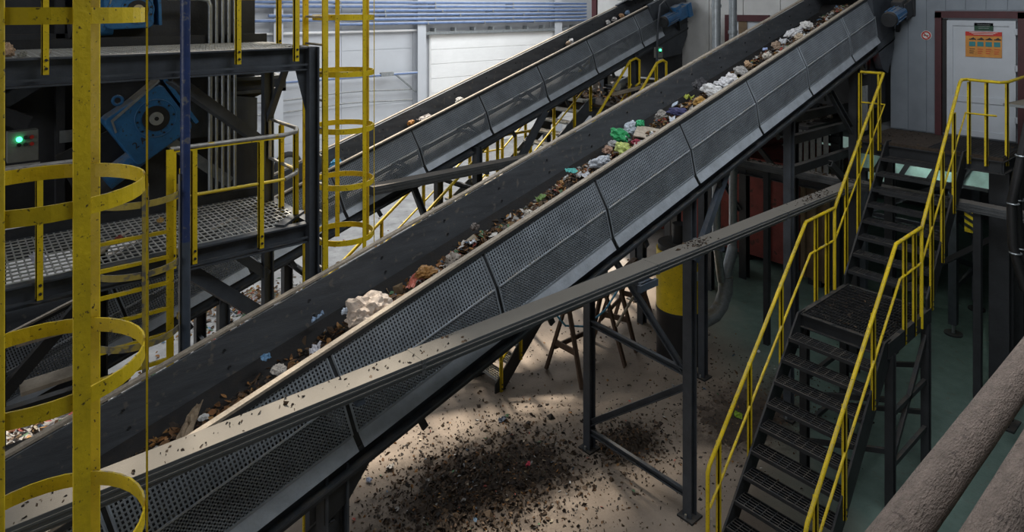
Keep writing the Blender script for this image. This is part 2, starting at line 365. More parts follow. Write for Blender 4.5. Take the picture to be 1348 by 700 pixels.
for k in range(4):
    y = 3.605-k*.118
    obj('picture', MB().box(13.42, 13.425, y-.09, y, 5.74, 5.82), 'sign_teal', t)
    obj('silhouette', MB().box(13.42, 13.425, y-.1, y, 5.85, 5.868).prism([(y-.09, 5.868), (y-.06, 5.895), (y-.02, 5.868)], 'x', 13.42, 13.425), 'sign_dark', t)
    for q in range(3): obj('text_line', MB().box(13.42, 13.424, y-.085+.01*q, y-.005, 5.69-q*.035, 5.70-q*.035), 'sign_red' if k else 'sign_dark', t)
t = thing('door_sign', 'small dark green sign above the orange poster', 'sign', (13.42, 3.4, 6.05))
obj('plate', MB().box(13.42, 13.435, 3.26, 3.53, 6.01, 6.14), 'sign_green', t)
for k in range(3): obj('text_line', MB().box(13.416, 13.42, 3.30+.01*k, 3.49-.01*k, 6.105-k*.03, 6.112-k*.03), 'galv_dull', t)
t = thing('no_smoking_sign', 'round red and white no smoking sign on the grey wall', 'sign', (13.47, 4.33, 5.88))
obj('plate', MB().cyl((13.485, 4.28, 5.9), (13.475, 4.28, 5.9), .085, 24), 'paper', t)
rg = MB().tube([(13.472, 4.28+.066*math.cos(a*PI/12), 5.9+.066*math.sin(a*PI/12)) for a in range(24)], .011, 6, closed=True)
obj('ring', rg, 'sign_red', t); obj('slash', MB().bar((13.472, 4.325, 5.945), (13.472, 4.235, 5.855), .014, .012), 'sign_red', t)
obj('cigarette', MB().box(13.468, 13.474, 4.24, 4.32, 5.893, 5.905), 'sign_dark', t)

# ------------------------------------------------------------------ conveyors
def conveyor(name, label, Yn, Yf, zt, slope, gaps, Xs, Xe, sc, bents, trim='cream_dust', pitch=.028):
    th = math.atan(slope); sn, cs = math.sin(th), math.cos(th)
    t = thing(name, label, 'conveyor', (Xs+2, (Yn+Yf)/2, 0))
    def P(X, h, Y): return V((X+h*sn*sc, Y, zt(X)-h*cs*sc))
    nrm = V((0, -1, 0)); td = V((cs, 0, sn))
    # side panels of perforated sheet
    for i in range(len(gaps)-1):
        xa, xb = gaps[i]+.024, gaps[i+1]-.024
        Yt, Ym, Yb = Yn, Yn-.10*sc, Yn-.10*sc
        fr = MB()
        rows = ((.04, .365, Yt, Ym), (.365, .70, Ym, Yb))
        p = obj('side_panel', fr.bar(P(xa, .04, Yt), P(xb, .04, Yt), .012, .02).bar(P(xa, .70, Yb), P(xb, .70, Yb), .012, .02)
                .bar(P(xa, .04, Yt), P(xa, .365, Ym), .014, .016).bar(P(xa, .365, Ym), P(xa, .70, Yb), .014, .016)
                .bar(P(xb, .04, Yt), P(xb, .365, Ym), .014, .016).bar(P(xb, .365, Ym), P(xb, .70, Yb), .014, .016), 'sheet', t)
        ms = MB()
        for (h0, h1, y0, y1) in rows:
            n = max(4, int((xb-xa)/(pitch*cs))); m_ = max(3, int((h1-h0)*sc/pitch))
            for k in range(1, n): x = xa+(xb-xa)*k/n; ms.bar(P(x, h0, y0), P(x, h1, y1), pitch*.46, .003, up=nrm)
            for k in range(1, m_):
                q = k/m_; h = h0+(h1-h0)*q; y = y0+(y1-y0)*q; ms.bar(P(xa, h, y), P(xb, h, y), .003, pitch*.46)
        obj('perforated_sheet', ms, 'sheet', p, kind='stuff')
        obj('centre_rib', MB().bar(P(xa, .365, Ym-.006), P(xb, .365, Ym-.006), .012, .012), 'sheet_light', p)
        n0 = len(ms.v)
        ks = MB(); a, b = P(xa, .705, Yb), P(xb, .705, Yb); c, d = P(xb, .82, Yb-.05*sc), P(xa, .82, Yb-.05*sc)
        ks.quad_box([a, b, c, d, a+V((0, .01, 0)), b+V((0, .01, 0)), c+V((0, .01, 0)), d+V((0, .01, 0))]); obj('kick_strip', ks, 'sheet_light', p)
        obj('joint_cover', MB().bar(P(gaps[i+1], .03, Yt+.01), P(gaps[i+1], .365, Ym+.012), .075, .01, up=nrm).bar(P(gaps[i+1], .365, Ym+.012), P(gaps[i+1], .82, Yb+.004), .075, .01, up=nrm), 'steel_black', t)
    g0, g1 = gaps[0], gaps[-1]
    for (Y, nm) in ((Yn-.02*sc, 'near'), (Yf+.02, 'far')):
        obj('edge_trim', MB().bar(P(Xs, -.012, Y+.03), P(Xe, -.012, Y+.03), .055*sc, .022), trim, t)
    obj('trim_shadow_rail', MB().bar(P(Xs, .02, Yn-.005), P(g1, .02, Yn-.005), .03, .035), 'steel_black', t)  # dark rail beneath the near edge trim
    obj('skirt_wall', MB().bar(P(Xs, .21, Yn+.05), P(Xe, .21, Yn+.05), .012, .42*sc), 'liner', t)
    sw = obj('skirt_wall', MB().bar(P(Xs, .20, Yf), P(Xe, .20, Yf), .02, .40*sc), 'liner', t)
    x = Xs+1.2
    bolt = MB().cyl((0, -.012, 0), (0, 0, 0), .012, 8).mesh('bolt')
    while x < Xe-.5:
        for hh in (.12, .28): piece('bolt', bolt, 'steel_black', sw, P(x, hh, Yf-.008))
        x += .76
    # belt : slightly troughed, with rubber seal strip
    b = MB(); n = len(b.v); prof = [(Yn+.06, .36), (Yn+.06+(Yf-Yn)*.2, .42), (Yf-(Yf-Yn)*.2-.02, .42), (Yf-.015, .36)]
    for x in (Xs, Xe):
        for (y, h) in prof: b.v.append(P(x, h, y))
        for (y, h) in reversed(prof): b.v.append(P(x, h+.02, y))
    for k in range(8): b.f.append((k, (k+1) % 8, 8+(k+1) % 8, 8+k))
    b.f += [tuple(range(7, -1, -1)), tuple(range(8, 16))]
    obj('belt', b, 'rubber', t)
    obj('return_belt', MB().bar(P(Xs, .86, (Yn+Yf)/2), P(Xe-.3, .86, (Yn+Yf)/2), Yf-Yn-.2, .015), 'rubber', t)
    # lower channels and cross members
    obj('side_channel', MB().channel(P(Xs, .90, Yn-.06*sc), P(Xe, .90, Yn-.06*sc), .09, .16*sc, .018, side=-1), 'steel', t)
    obj('side_channel', MB().channel(P(Xs, .90, Yf+.03), P(Xe, .90, Yf+.03), .09, .16*sc, .018), 'steel', t)
    obj('lower_flange', MB().bar(P(Xs, .995, Yn-.02), P(Xe, .995, Yn-.02), .16, .03), 'steel_black', t)
    x = gaps[0]
    idl = None
    while x < Xe-.3:
        fr = obj('idler_frame', MB().bar(P(x, .84, Yn), P(x, .84, Yf), .07, .07).bar(P(x, .84, Yn+.1), P(x-.25, .46, Yn+.1), .05, .05).bar(P(x, .84, Yn+.1), P(x+.25, .46, Yn+.1), .05, .05)
                 .bar(P(x, .84, Yf-.1), P(x-.25, .46, Yf-.1), .05, .05).bar(P(x, .84, Yf-.1), P(x+.25, .46, Yf-.1), .05, .05), 'steel', t)
        obj('roller', MB().cyl(P(x+.3, .5, Yn+.08), P(x+.3, .5, Yf-.05), .05, 12), 'galv_dull', fr)
        obj('hanger_bracket', MB().bar(P(x+.55, 1.0, Yn-.02), P(x+.58, 1.16, Yn-.02), .03, .06), 'steel_black', t)
        x += (gaps[1]-gaps[0])
    # trestle legs
    for (X, y0, y1, wd, ties) in bents:
        zz = zt(X)-.98*sc/cs
        for y in (y0, y1):
            lg = obj('leg', MB().ibeam((X, y, .02), (X, y, zz+.08), wd, wd, .016, up=(1, 0, 0)), 'steel', t)
            obj('foot_plate', MB().box(X-wd*.9, X+wd*.9, y-wd*.9, y+wd*.9, 0, .025), 'steel_black', lg)
            for a in (-1, 1): obj('anchor_bolt', MB().cyl((X+a*wd*.7, y, .025), (X+a*wd*.7, y, .07), .016, 8), 'galv_dull', lg)
        for (ya, z0, yb, z1) in ties:
            pa = (X-.02, y0+(y1-y0)*ya, z0); pb = (X-.02, y0+(y1-y0)*yb, z1)
            obj('brace', MB().channel(pa, pb, .05, .085, .012, up=(0, 0, 1)), 'steel', t)
    return t, P
ZT = lambda X: 3.08+.28*X
main_gaps = [-.76, .77, 2.3, 3.83, 5.36, 6.90, 8.43, 9.90, 11.42, 12.5]
mc, PM = conveyor('belt_conveyor', 'near belt conveyor with perforated grey side panels carrying mixed waste', 4.9, 5.95, ZT, .28, main_gaps, -.9, 13.3, 1.0,
    [(7.17, 4.93, 6.64, .125, ((0, .28, 1, .28), (0, 1.66, 1, .37), (0, 1.8, 1, 1.85), (0, 1.75, 1, 3.35), (0, 3.9, 1, 3.9))),
     (2.36, 4.93, 6.4, .19, ((0, .9, 1, .9), (0, 2.4, 1, .9), (0, 2.45, 1, 2.45))), (10.05, 5.1, 6.64, .12, ((0, 4.7, 1, 4.7), ))])
ZR = lambda X: 2.52+.3235*X
rear_gaps = [-2.6, -1.2, .2, 1.6, 3.02, 4.44, 5.87, 7.27, 8.67, 10.05, 11.55, 12.3]
rc, PR = conveyor('belt_conveyor', 'rear belt conveyor seen beyond the near one against the pale wall', 9.4, 10.25, ZR, .3235, rear_gaps, -3, 13.3, .93,
    [(7.17, 9.3, 10.5, .13, ((0, .5, 1, .5), (0, 3.2, 1, 3.2), (0, .6, 1, 2.2))), (2.9, 9.35, 10.4, .14, ((0, 1.6, 1, 1.6), )), (4.2, 9.35, 10.4, .14, ((0, 2.4, 1, 2.4), )), (11.6, 9.4, 10.3, .14, ((0, 4.6, 1, 4.6), ))], trim='cream_dust')
# struts in the plane of the conveyor sides
obj('strut', MB().channel((7.24, 4.9, 3.2), PM(7.75, .98, 4.9), .07, .1, .014), 'steel_blue', mc)
obj('gusset', MB().prism([(2.26, 2.40), (2.26, 2.76), (2.8, 2.9), (2.46, 2.5)], 'y', 4.86, 4.875), 'steel_black', mc)
obj('strut', MB().channel((7.2, 9.32, 2.3), PR(8.55, .98, 9.32), .08, .13, .014), 'steel', rc)
obj('strut', MB().channel((6.4, 9.32, 2.2), PR(5.6, .98, 9.32), .07, .1, .014), 'steel', rc)
# heads: hood, gear motor
def conveyor_head(t, P, Yn, Yf, X0, X1, sc, zt):
    poly = []
    top = P(X0, -.05, Yn); bot = P(X0, 1.0, Yn)
    pts = [top, P(X1-.35, -.05, Yn), P(X1-.08, .12, Yn), P(X1, .4, Yn), P(X1-.02, .75, Yn), P(X1-.2, 1.15, Yn), P(X1-.6, 1.5, Yn), P(X0+.1, 1.35, Yn), bot]
    poly = [(min(p.x, 13.44), p.z) for p in pts]
    for (ya, yb) in ((Yn-.10*sc, Yn+.02), (Yf-.0, Yf+.08)): obj('head_plate', MB().prism(poly, 'y', ya, yb), 'steel', t)
    obj('drum', MB().cyl((P(X1-.4, .55, 0).x, Yn+.05, P(X1-.4, .55, 0).z), (P(X1-.4, .55, 0).x, Yf-.02, P(X1-.4, .55, 0).z), .28, 24), 'rubber', t)
    a = P(X0+.1, -.16, 0); b = P(X1-.1, -.10, 0)
    obj('head_cover', MB().prism([(a.x, a.z-.02), (a.x+.2, a.z+.5), (13.42, b.z+.5), (13.42, b.z-.05)], 'y', Yn+.55*(Yf-Yn), Yf+.06), 'machine_dark', t)
    obj('discharge_chute', MB().box(12.75, 13.44, Yn+.05, Yf, P(12.9, 2.2, 0).z, P(12.9, 1.2, 0).z), 'steel_black', t)
    # gear motor, lying along the slope
    c = P(X0+.42, .42, Yn-.30*sc); d = (P(1, 0, 0)-P(0, 0, 0)).normalized()
    g = obj('gearbox', MB().bar(c+d*.12, c+d*.50, .24*sc, .30*sc).bar(c+d*.46, c+d*.62, .30*sc, .36*sc).bar(c+d*.05, c+d*.3, .2*sc, .2*sc, off=(0, .12)), 'blue_paint' if sc < 1 else 'machine_dark', t, bevel=.02)
    m = obj('motor', MB().cyl(c-d*.32, c+d*.14, .135*sc, 24), 'blue_paint', t)
    obj('fan_cowl', MB().cyl(c-d*.37, c-d*.315, .125*sc, 24, .14*sc), 'machine_dark', m)
    for k in range(14):
        a = 2*PI*k/14; e = d.cross(V((0, 1, 0))).normalized(); q = V((0, 1, 0))*math.cos(a)*.14*sc+e*math.sin(a)*.14*sc
        obj('cooling_fin', MB().bar(c-d*.26+q, c+d*.1+q, .008, .025, up=q.normalized()), 'blue_paint', m)
    obj('torque_arm', MB().bar(c+d*.3+V((0, .05, -.1)), c+d*.5+V((0, .15, -.45)), .06, .06), 'steel_black', t)
conveyor_head(mc, PM, 4.9, 5.95, 12.45, 13.35, 1.0, ZT)
conveyor_head(rc, PR, 9.4, 10.25, 12.05, 13.35, .93, ZR)
obj('motor_cable', MB().tube([(12.55, 9.1, 6.3), (12.3, 9.1, 6.55), (12.15, 9.12, 6.45), (12.1, 9.15, 6.0), (12.1, 9.2, 4.4)], .025, 8), 'steel', rc)

# ------------------------------------------------------------------ cable ducts
def duct(label, p0, p1, w_, h_, mat, axis, joints, group=None):
    t = thing('cable_duct', label, 'duct', p0)
    n = len(joints)-1
    for i in range(n):
        a, b = joints[i]+.003, joints[i+1]-.003
        def Q(s, z): return (s, p0[1], p0[2]+z) if axis == 'x' else (p0[0], s, p0[2]+z)
        s = obj('duct_section', MB().bar(Q(a, -h_/2), Q(b, -h_/2), w_, h_), mat, t, bevel=.004)
        for sg in (-1, 1):
            for zz in (-.3, -.7): obj('rib', MB().bar(Q(a, h_*zz), Q(b, h_*zz), .008, .012, off=(sg*(w_/2+.004), 0)), mat, s)
    for q in joints[1:-1]:
        obj('joint_strap', MB().bar(Q(q-.02, -h_/2-.001), Q(q+.02, -h_/2-.001), w_+.012, h_+.006), mat, t)
    return t
dA = duct('long horizontal cable duct with dusty top crossing in front of the near conveyor', (.0, 4.555, 3.63), None, .21, .105, 'duct', 'x', [-.35, 2.9, 5.9, 8.75, 10.95])
for x in (2.36, 7.17): obj('duct_bracket', MB().box(x-.03, x+.03, 4.46, 4.87, 3.47, 3.52), 'steel_blue', dA)
obj('duct_bracket', MB().box(5.55, 5.75, 4.40, 4.6, 3.48, 3.52).box(5.5, 5.8, 4.38, 4.42, 3.45, 3.52), 'steel_blue', dA)
dB = duct('thin horizontal cable duct along the rear conveyor legs', (4.9, 9.1, 3.70), None, .22, .13, 'duct_dark', 'x', [4.95, 7.4, 10.2])
for x in (7.17,): obj('duct_bracket', MB().box(x-.03, x+.03, 9.0, 9.3, 3.53, 3.57), 'steel', dB)
dC = duct('cable duct with dirt on top running across under the stair platform', (11.96, 4.7, 3.43), None, .22, .13, 'duct_dark', 'y', [2.2, 3.2, 4.66, 5.9, 7.2])
for y in (6.5, 3.1): obj('duct_post', MB().box(11.91, 12.01, y-.05, y+.05, 0, 3.3), 'steel_black', dC)

# ------------------------------------------------------------------ stairs
def grating(mb, x0, x1, y0, y1, z, px=.034, py=.1, d=.03, t=.004):
    n = max(2, round((y1-y0)/px))
    for k in range(n+1): y = y0+(y1-y0)*k/n; mb.box(x0, x1, y-t/2, y+t/2, z-d, z)
    n = max(1, round((x1-x0)/py))
    for k in range(n+1): x = x0+(x1-x0)*k/n; mb.box(x-t/2, x+t/2, y0, y1, z-d*.5, z)
    return mb
def flight(t, x0, z0, x1, z1, ya, yb, n, mat='steel_black', dep=.23, tread_mat='steel_black', last=False):
    run = (x1-x0)/n; rise = (z1-z0)/n
    for y in (ya, yb):
        obj('stringer', MB().prism([(x0-.05, z0-.02), (x0+.12, z0-.02), (x1+.12, z1-.2), (x1+.12, z1+.03), (x1-.08, z1+.03), (x0-.05, z0+.16)], 'y', y-.012, y+.012), mat, t)
    tm = MB(); w_ = yb-ya-.03
    for k in range(6): x = -.0+dep*k/5; tm.box(x-.006, x+.006, -w_/2, w_/2, -.028, 0)
    for k in range(11): y = -w_/2+w_*k/10; tm.box(0, dep, y-.004, y+.004, -.022, -.002)
    tm.box(-.012, .012, -w_/2, w_/2, -.04, .004)
    tm.box(.01, dep-.01, -w_/2, w_/2, -.036, -.03)
    me = tm.mesh('tread')
    for k in range(1, n+(1 if last else 0)):
        piece('tread', me, tread_mat, t, (x0+run*(k-1)+.02, (ya+yb)/2, z0+rise*k))
def rail(t, path, posts, mat='yellow', r=.024, mid=True, post_w=.05, midr=.014):
    """path: top rail points; posts: (x, y, z_top, z_foot)"""
    obj('handrail', MB().tube(path, r, 10), mat, t)
    for (x, y, zt_, zf) in posts: 
        p = obj('rail_post', MB().box(x-post_w/2, x+post_w/2, y-.008, y+.008, zf, zt_).box(x-post_w/2, x-post_w/2+.008, y-.03, y+.008, zf, zt_-.02), mat, t)
        for k in (.05, .12): obj('post_bolt', MB().cyl((x, y-.016, zf+k), (x, y, zf+k), .011, 8), 'steel_black', p)
YL, YR = 4.40, 3.30
st = thing('steel_stairs', 'dark steel staircase with yellow handrails climbing to the white door', 'stairs', (8.5, 3.85, 0))
flight(st, 7.1, 0, 9.0, 2.2, YR, YL, 10)
flight(st, 10.45, 2.2, 12.05, 4.15, YR, YL, 9)
lg = MB(); grating(lg, 9.0, 10.5, YR+.02, YL-.02, 2.2, .034, .1)
obj('landing_grating', lg, 'steel_black', st, kind='stuff'); obj('landing_pan', MB().box(9.02, 10.48, YR, YL, 2.15, 2.162), 'steel_black', st)
for y in (YR, YL): obj('landing_beam', MB().channel((9.0, y, 2.11), (10.5, y, 2.11), .06, .2, .012), 'steel_black', st)
for x in (9.0, 10.48): obj('landing_beam', MB().channel((x, YR, 2.11), (x, YL, 2.11), .06, .18, .012), 'steel_black', st)
for x in (9.12, 10.38):
    for y in (YR, YL): obj('leg', MB().ibeam((x, y, 0), (x, y, 2.03), .1, .1, .012, up=(1, 0, 0)), 'steel_black', st)
for z in (.6, 1.25):
    for y in (YR, YL): obj('brace', MB().bar((9.12, y, z), (10.38, y, z+.0), .05, .06), 'steel_black', st)
    for x in (9.12, 10.38): obj('brace', MB().bar((x, YR, z+.2), (x, YL, z-.2), .05, .06), 'steel_black', st)
obj('brace', MB().bar((9.12, YR, .6), (10.38, YR, 1.9), .05, .06), 'steel_black', st)
def stair_rails(y, sg, top_ext):
    yo = y+sg*.03
    lo0, lo1 = (6.80, 1.02), (9.22, 3.40)
    up0, up1 = (10.12, 3.40), (11.95, 5.30)
    rail(st, [(6.80, yo, .08), (6.80, yo, .98), (6.84, yo, 1.06), (lo1[0], yo, lo1[1]), (10.10, yo, 3.42)], [])
    rail(st, [(6.84, yo, .55), (9.35, yo, 2.92), (10.08, yo, 2.94)], [], r=.016)
    rail(st, [(10.12, yo, 2.05), (10.12, yo, 3.40), (10.2, yo, 3.5)]+top_ext, [])
    rail(st, [(10.14, yo, 2.95), (12.0, yo, 4.78)]+([(12.0, yo+.38, 4.78)] if sg > 0 else [(12.0, yo-.4, 4.78)]), [], r=.015)
    for x in (7.05, 7.75, 8.55): z = 1.06+(x-6.84)*(3.4-1.06)/(9.22-6.84); zz = (x-7.1)*2.2/1.9; rail_post(st, x, yo, z, max(.0, zz-.12))
    for x in (9.55, 9.9): rail_post(st, x, yo, 3.41, 2.02)
    for x in (10.55, 11.0, 11.5): z = 3.5+(x-10.2)*(5.3-3.5)/(11.95-10.2); zz = 2.2+(x-10.45)*1.95/1.6; rail_post(st, x, yo, z, max(2.0, zz-.15))
def rail_post(t, x, y, zt_, zf, mat='yellow', w_=.05):
    p = obj('rail_post', MB().box(x-w_/2, x+w_/2, y-.008, y+.008, zf, zt_).box(x-w_/2, x-w_/2+.008, y-.008, y+.035, zf, zt_-.02), mat, t)
    for k in (.05, .12): obj('post_bolt', MB().cyl((x+.005, y-.018, zf+k), (x+.005, y-.006, zf+k), .012, 8), 'steel_black', p)
stair_rails(YL, 1, [(11.95, YL+.03, 5.30), (12.0, YL+.06, 5.30), (12.0, YL+.41, 5.30)])
stair_rails(YR, -1, [(11.72, YR-.03, 5.26), (11.8, YR-.03, 5.30), (11.95, YR-.06, 5.30), (12.05, 2.85, 5.28), (12.2, 2.78, 5.28), (13.4, 2.78, 5.30)])
for (x, y) in ((12.0, 4.81), (12.0, 4.5)): rail_post(st, x, y, 5.30, 4.0)
for (x, y) in ((12.03, 3.22), (12.05, 3.0), (12.3, 2.80)): rail_post(st, x, y, 5.28, 4.0)

tp = thing('stair_platform', 'dark steel platform in front of the white door at the stair top', 'platform', (12.7, 3.8, 0))
obj('deck_plate', MB().box(12.06, 13.46, 2.80, 4.88, 4.10, 4.15), 'dirt', tp)
gm = MB(); grating(gm, 12.06, 13.46, 2.82, 3.8, 4.165, .05, .05, .012); obj('deck_mesh', gm, 'steel_black', tp, kind='stuff')
for (p0, p1) in (((12.09, 2.8, 4.0), (12.09, 4.9, 4.0)), ((13.43, 2.8, 4.0), (13.43, 4.9, 4.0)), ((12.06, 2.83, 4.0), (13.46, 2.83, 4.0)), ((12.06, 4.86, 4.0), (13.46, 4.86, 4.0))):
    obj('deck_beam', MB().ibeam(p0, p1, .1, .2, .015), 'steel_black', tp)
for (x, y, w_) in ((12.45, 2.92, .26), (13.4, 4.86, .14), (13.4, 2.9, .14)):
    lgp = obj('column', MB().ibeam((x, y, .02), (x, y, 3.9), w_, w_, .02, up=(1, 0, 0)), 'steel_black', tp)
    obj('foot_plate', MB().box(x-w_*.8, x+w_*.8, y-w_*.8, y+w_*.8, 0, .025), 'steel_black', lgp)
obj('brace', MB().bar((12.45, 2.92, 1.2), (13.4, 2.9, 3.2), .08, .08), 'steel_black', tp)
obj('brace', MB().bar((12.45, 2.92, 2.9), (13.4, 4.86, 1.2), .08, .08), 'steel_black', tp)
single('grey_tray', MB().bar((12.3, 2.72, 4.92), (13.4, 2.6, 4.92), .3, .04), 'galv_dull', 'flat grey tray behind the railing by the white door', 'tray')

# machine frame with adjustable feet under the cabin
mf = thing('machine_frame', 'dark machine frame on adjustable feet under the stair platform', 'machine', (16, 4.3, 0))
for (x, y) in ((15.1, 4.32), (16.7, 4.35), (15.1, 6.0), (16.7, 6.0)):
    lgp = obj('leg', MB().box(x-.07, x+.07, y-.07, y+.07, .2, 3.4), 'steel', mf)
    obj('foot_spindle', MB().cyl((x, y, .02), (x, y, .22), .03, 10), 'galv_dull', lgp); obj('foot_plate', MB().cyl((x, y, 0), (x, y, .03), .16, 16), 'steel_black', lgp)
for (a, b) in (((15.1, 4.32, .9), (16.7, 4.35, .9)), ((15.1, 4.32, 1.5), (16.7, 4.35, .9)), ((15.1, 4.32, 2.4), (16.7, 4.35, 1.5)), ((15.1, 4.3, 2.0), (15.1, 6, 2.0)), ((15.1, 4.3, 3.0), (15.1, 6, 2.0)), ((15.1, 4.32, 3.3), (16.7, 4.32, 3.3))):
    obj('cross_bar', MB().channel(a, b, .06, .1, .012), 'steel', mf)
M('mint_paint', (.42, .60, .55), .5, var=.25, scale=3)
obj('mint_trough', MB().box(14.95, 16.9, 3.7, 6.2, 2.98, 3.46), 'mint_paint', mf)
obj('trough_rim', MB().box(14.9, 14.95, 3.7, 6.2, 3.42, 3.5).box(14.9, 14.95, 3.7, 6.2, 2.94, 3.0), 'steel_black', mf)
for k in range(5): obj('trough_brace', MB().bar((14.92, 3.95+k*.5, 3.45), (14.92, 4.2+k*.5, 2.98), .02, .09, up=(0, 1, 0)), 'steel_black', mf)
tl = thing('tube_lamp', 'slim tube lamp under the stair platform', 'lamp', (14.2, 4.6, 3.9))
obj('hanger_rod', MB().cyl((14.2, 4.2, 3.95), (14.2, 4.2, 4.06), .01, 6).cyl((14.2, 5.0, 3.95), (14.2, 5.0, 4.06), .01, 6), 'galv_dull', tl)
obj('lamp_housing', MB().box(14.12, 14.28, 4.0, 5.2, 3.9, 3.96), 'galv_dull', tl)  # whole lamp is an added fill for the mint trough
M('tube_glow', (.85, 1, .94), .3, var=0, bump=0, emit=3); obj('tube', MB().cyl((14.2, 4.05, 3.87), (14.2, 5.15, 3.87), .02, 10), 'tube_glow', tl)
ld = bpy.data.lights.new('tube_light', 'AREA'); lo = bpy.data.objects.new('tube_light', ld); COL.objects.link(lo); lo.parent = tl
ld.shape = 'RECTANGLE'; ld.size = .1; ld.size_y = 1.1; ld.energy = 14; ld.color = (.85, 1, .94); lo.location = (0, 0, -.06)
wb = obj('warning_plate', MB().box(14.97, 15.02, 3.9, 4.1, 2.1, 2.5), 'yellow', mf)
for k in range(3): obj('stripe', MB().prism([(3.9, 2.12+k*.13), (4.1, 2.22+k*.13), (4.1, 2.28+k*.13), (3.9, 2.18+k*.13)], 'x', 14.955, 14.97), 'steel_black', wb)
for i, (x, l) in enumerate(((10.0, 'front'), (10.25, 'rear'))):
    hs = single('corrugated_hose', MB().tube([(x+.1, 2.05, 5.2), (x+.02, 2.14, 4.6), (x, 2.24-.0*i, 4.0), (x, 2.23, 3.5), (x+.02, 2.12, 3.0), (x+.1, 1.95, 2.75), (x+.3, 1.6, 2.7)], .055, 12), 'black_plastic', l+' one of two thick black hoses hanging by the stair platform', 'hose', org=(x, 2.1, 2.7))
    for k in range(18):
        z = 3.1+k*.1; y = 2.2 if z < 3.8 else 2.24-(z-3.9)*.14
        if k % 6 == 3: obj('hose_clamp', MB().tube([(x+.0+.06*math.cos(a*PI/6), y+.06*math.sin(a*PI/6), z) for a in range(12)], .01, 6, closed=True), 'galv', hs)

# ------------------------------------------------------------------ left platforms
pl = thing('gantry_platform', 'dark two-level steel gantry with grating floor beside the blue gear motors', 'platform', (1, 7.4, 0))
YF, YBk, XE = 6.7, 8.05, 3.0
for (z, h) in ((4.16, .20), (5.99, .24)):
    obj('edge_beam', MB().channel((-2.6, YF, z-h/2), (XE-.05, YF, z-h/2), .09, h, .016, side=-1).bar((-2.6, YF-.052, z-h+.06), (XE-.05, YF-.052, z-h+.06), .012, .02), 'steel', pl)
    obj('edge_beam', MB().channel((-2.6, YBk, z-h/2), (XE-.05, YBk, z-h/2), .09, h, .016), 'steel', pl)
    obj('edge_beam', MB().channel((XE-.03, YF, z-h/2), (XE-.03, YBk, z-h/2), .09, h, .016), 'steel', pl)
    obj('toe_plate', MB().box(-2.6, XE, YBk-.01, YBk+.01, z, z+.1), 'steel_black', pl)
    g = MB(); px_ = .042
    n = int((XE+2.5)/.058)
    for k in range(n):
        x = -2.5+k*.058; y0 = YF+.05
        if x > XE-.33: y0 = YF+.05+(x-(XE-.33))*.9
        g.box(x-.006, x+.006, y0, YBk-.04, z-.006, z+.003)
    for k in range(13):
        y = YF+.06+k*.1; x1 = XE-.06 if y > YF+.35 else XE-.36+(y-YF)*.85
        g.box(-2.5, x1, y-.009, y+.009, z-.006, z+.004)
    obj('grating', g, 'grating', pl, kind='stuff')
obj('chamfer_plate', MB().bar((XE-.36, YF+.02, 4.17), (XE, YF+.36, 4.17), .10, .03), 'steel', pl)
for (x, y, z1) in ((XE-.03, YF-.02, 5.99), (XE-.1, 7.75, 5.8), (-1.2, YF, 5.8), (-1.2, YBk, 5.8), (1.2, 8.0, 4.0)):
    obj('column', MB().ibeam((x, y, 0), (x, y, z1), .11, .11, .014, up=(1, 0, 0)), 'steel', pl)
obj('knee_brace', MB().channel((1.62, YF+.02, 5.76), (2.82, 7.72, 4.85), .07, .11, .014), 'steel', pl)
obj('knee_brace', MB().channel((1.75, YF+.05, 3.95), (2.9, YF+.6, 2.85), .08, .13, .016), 'steel', pl)
obj('knee_brace', MB().channel((2.2, 7.9, 3.95), (2.9, 7.75, 3.3), .07, .11, .014), 'steel', pl)
obj('knee_brace', MB().bar((2.9, 7.72, 5.1), (2.9, 7.2, 5.75), .06, .06), 'steel', pl)
obj('gusset', MB().prism([(XE-.06, 5.76), (XE-.2, 5.76), (XE-.06, 5.2)], 'y', YF+.005, YF+.02), 'steel', pl)
# railings of both levels
def gantry_rail(z, xa, xb, posts, hgt=1.0, ret=True, mid=True):
    y = YF-.055
    obj('handrail', MB().tube([(xa, y, z+hgt), (xb, y, z+hgt)]+([(xb+.16, y+.1, z+hgt), (xb+.25, y+.3, z+hgt), (xb+.25, YBk-.35, z+hgt), (xb+.25, YBk-.35, z+hgt-.45), (xb+.25, y+.3, z+hgt-.45), (xb+.16, y+.1, z+.52), (xb, y, z+.5)] if ret else []), .022, 10), 'rail_grey' if z < 5 else 'yellow', pl)
    obj('mid_rail', MB().tube([(xa, y, z+.5), (xb, y, z+.5)], .016, 8), 'yellow', pl)
    obj('under_rail', MB().bar((xa, y, z+hgt-.026), (xb, y, z+hgt-.026), .03, .012), 'yellow', pl)
    for x in posts: rail_post(pl, x, y-.01, z+hgt-.02, z-.14)
gantry_rail(4.16, 1.60, 2.66, (1.62, 1.80, 2.42), .95)
gantry_rail(4.16, -2.5, .95, (-1.3, -.2, .62, ), .95, ret=False)
gantry_rail(5.99, -2.5, 2.75, (-1.0, .66, 1.72, 2.2, 2.78), 1.05)
for (y) in (7.0, 7.5): rail_post(pl, XE-.06, y, 7.0, 5.9)
for y in (6.95, 7.35): rail_post(pl, XE-.09, y, 5.10, 4.05)

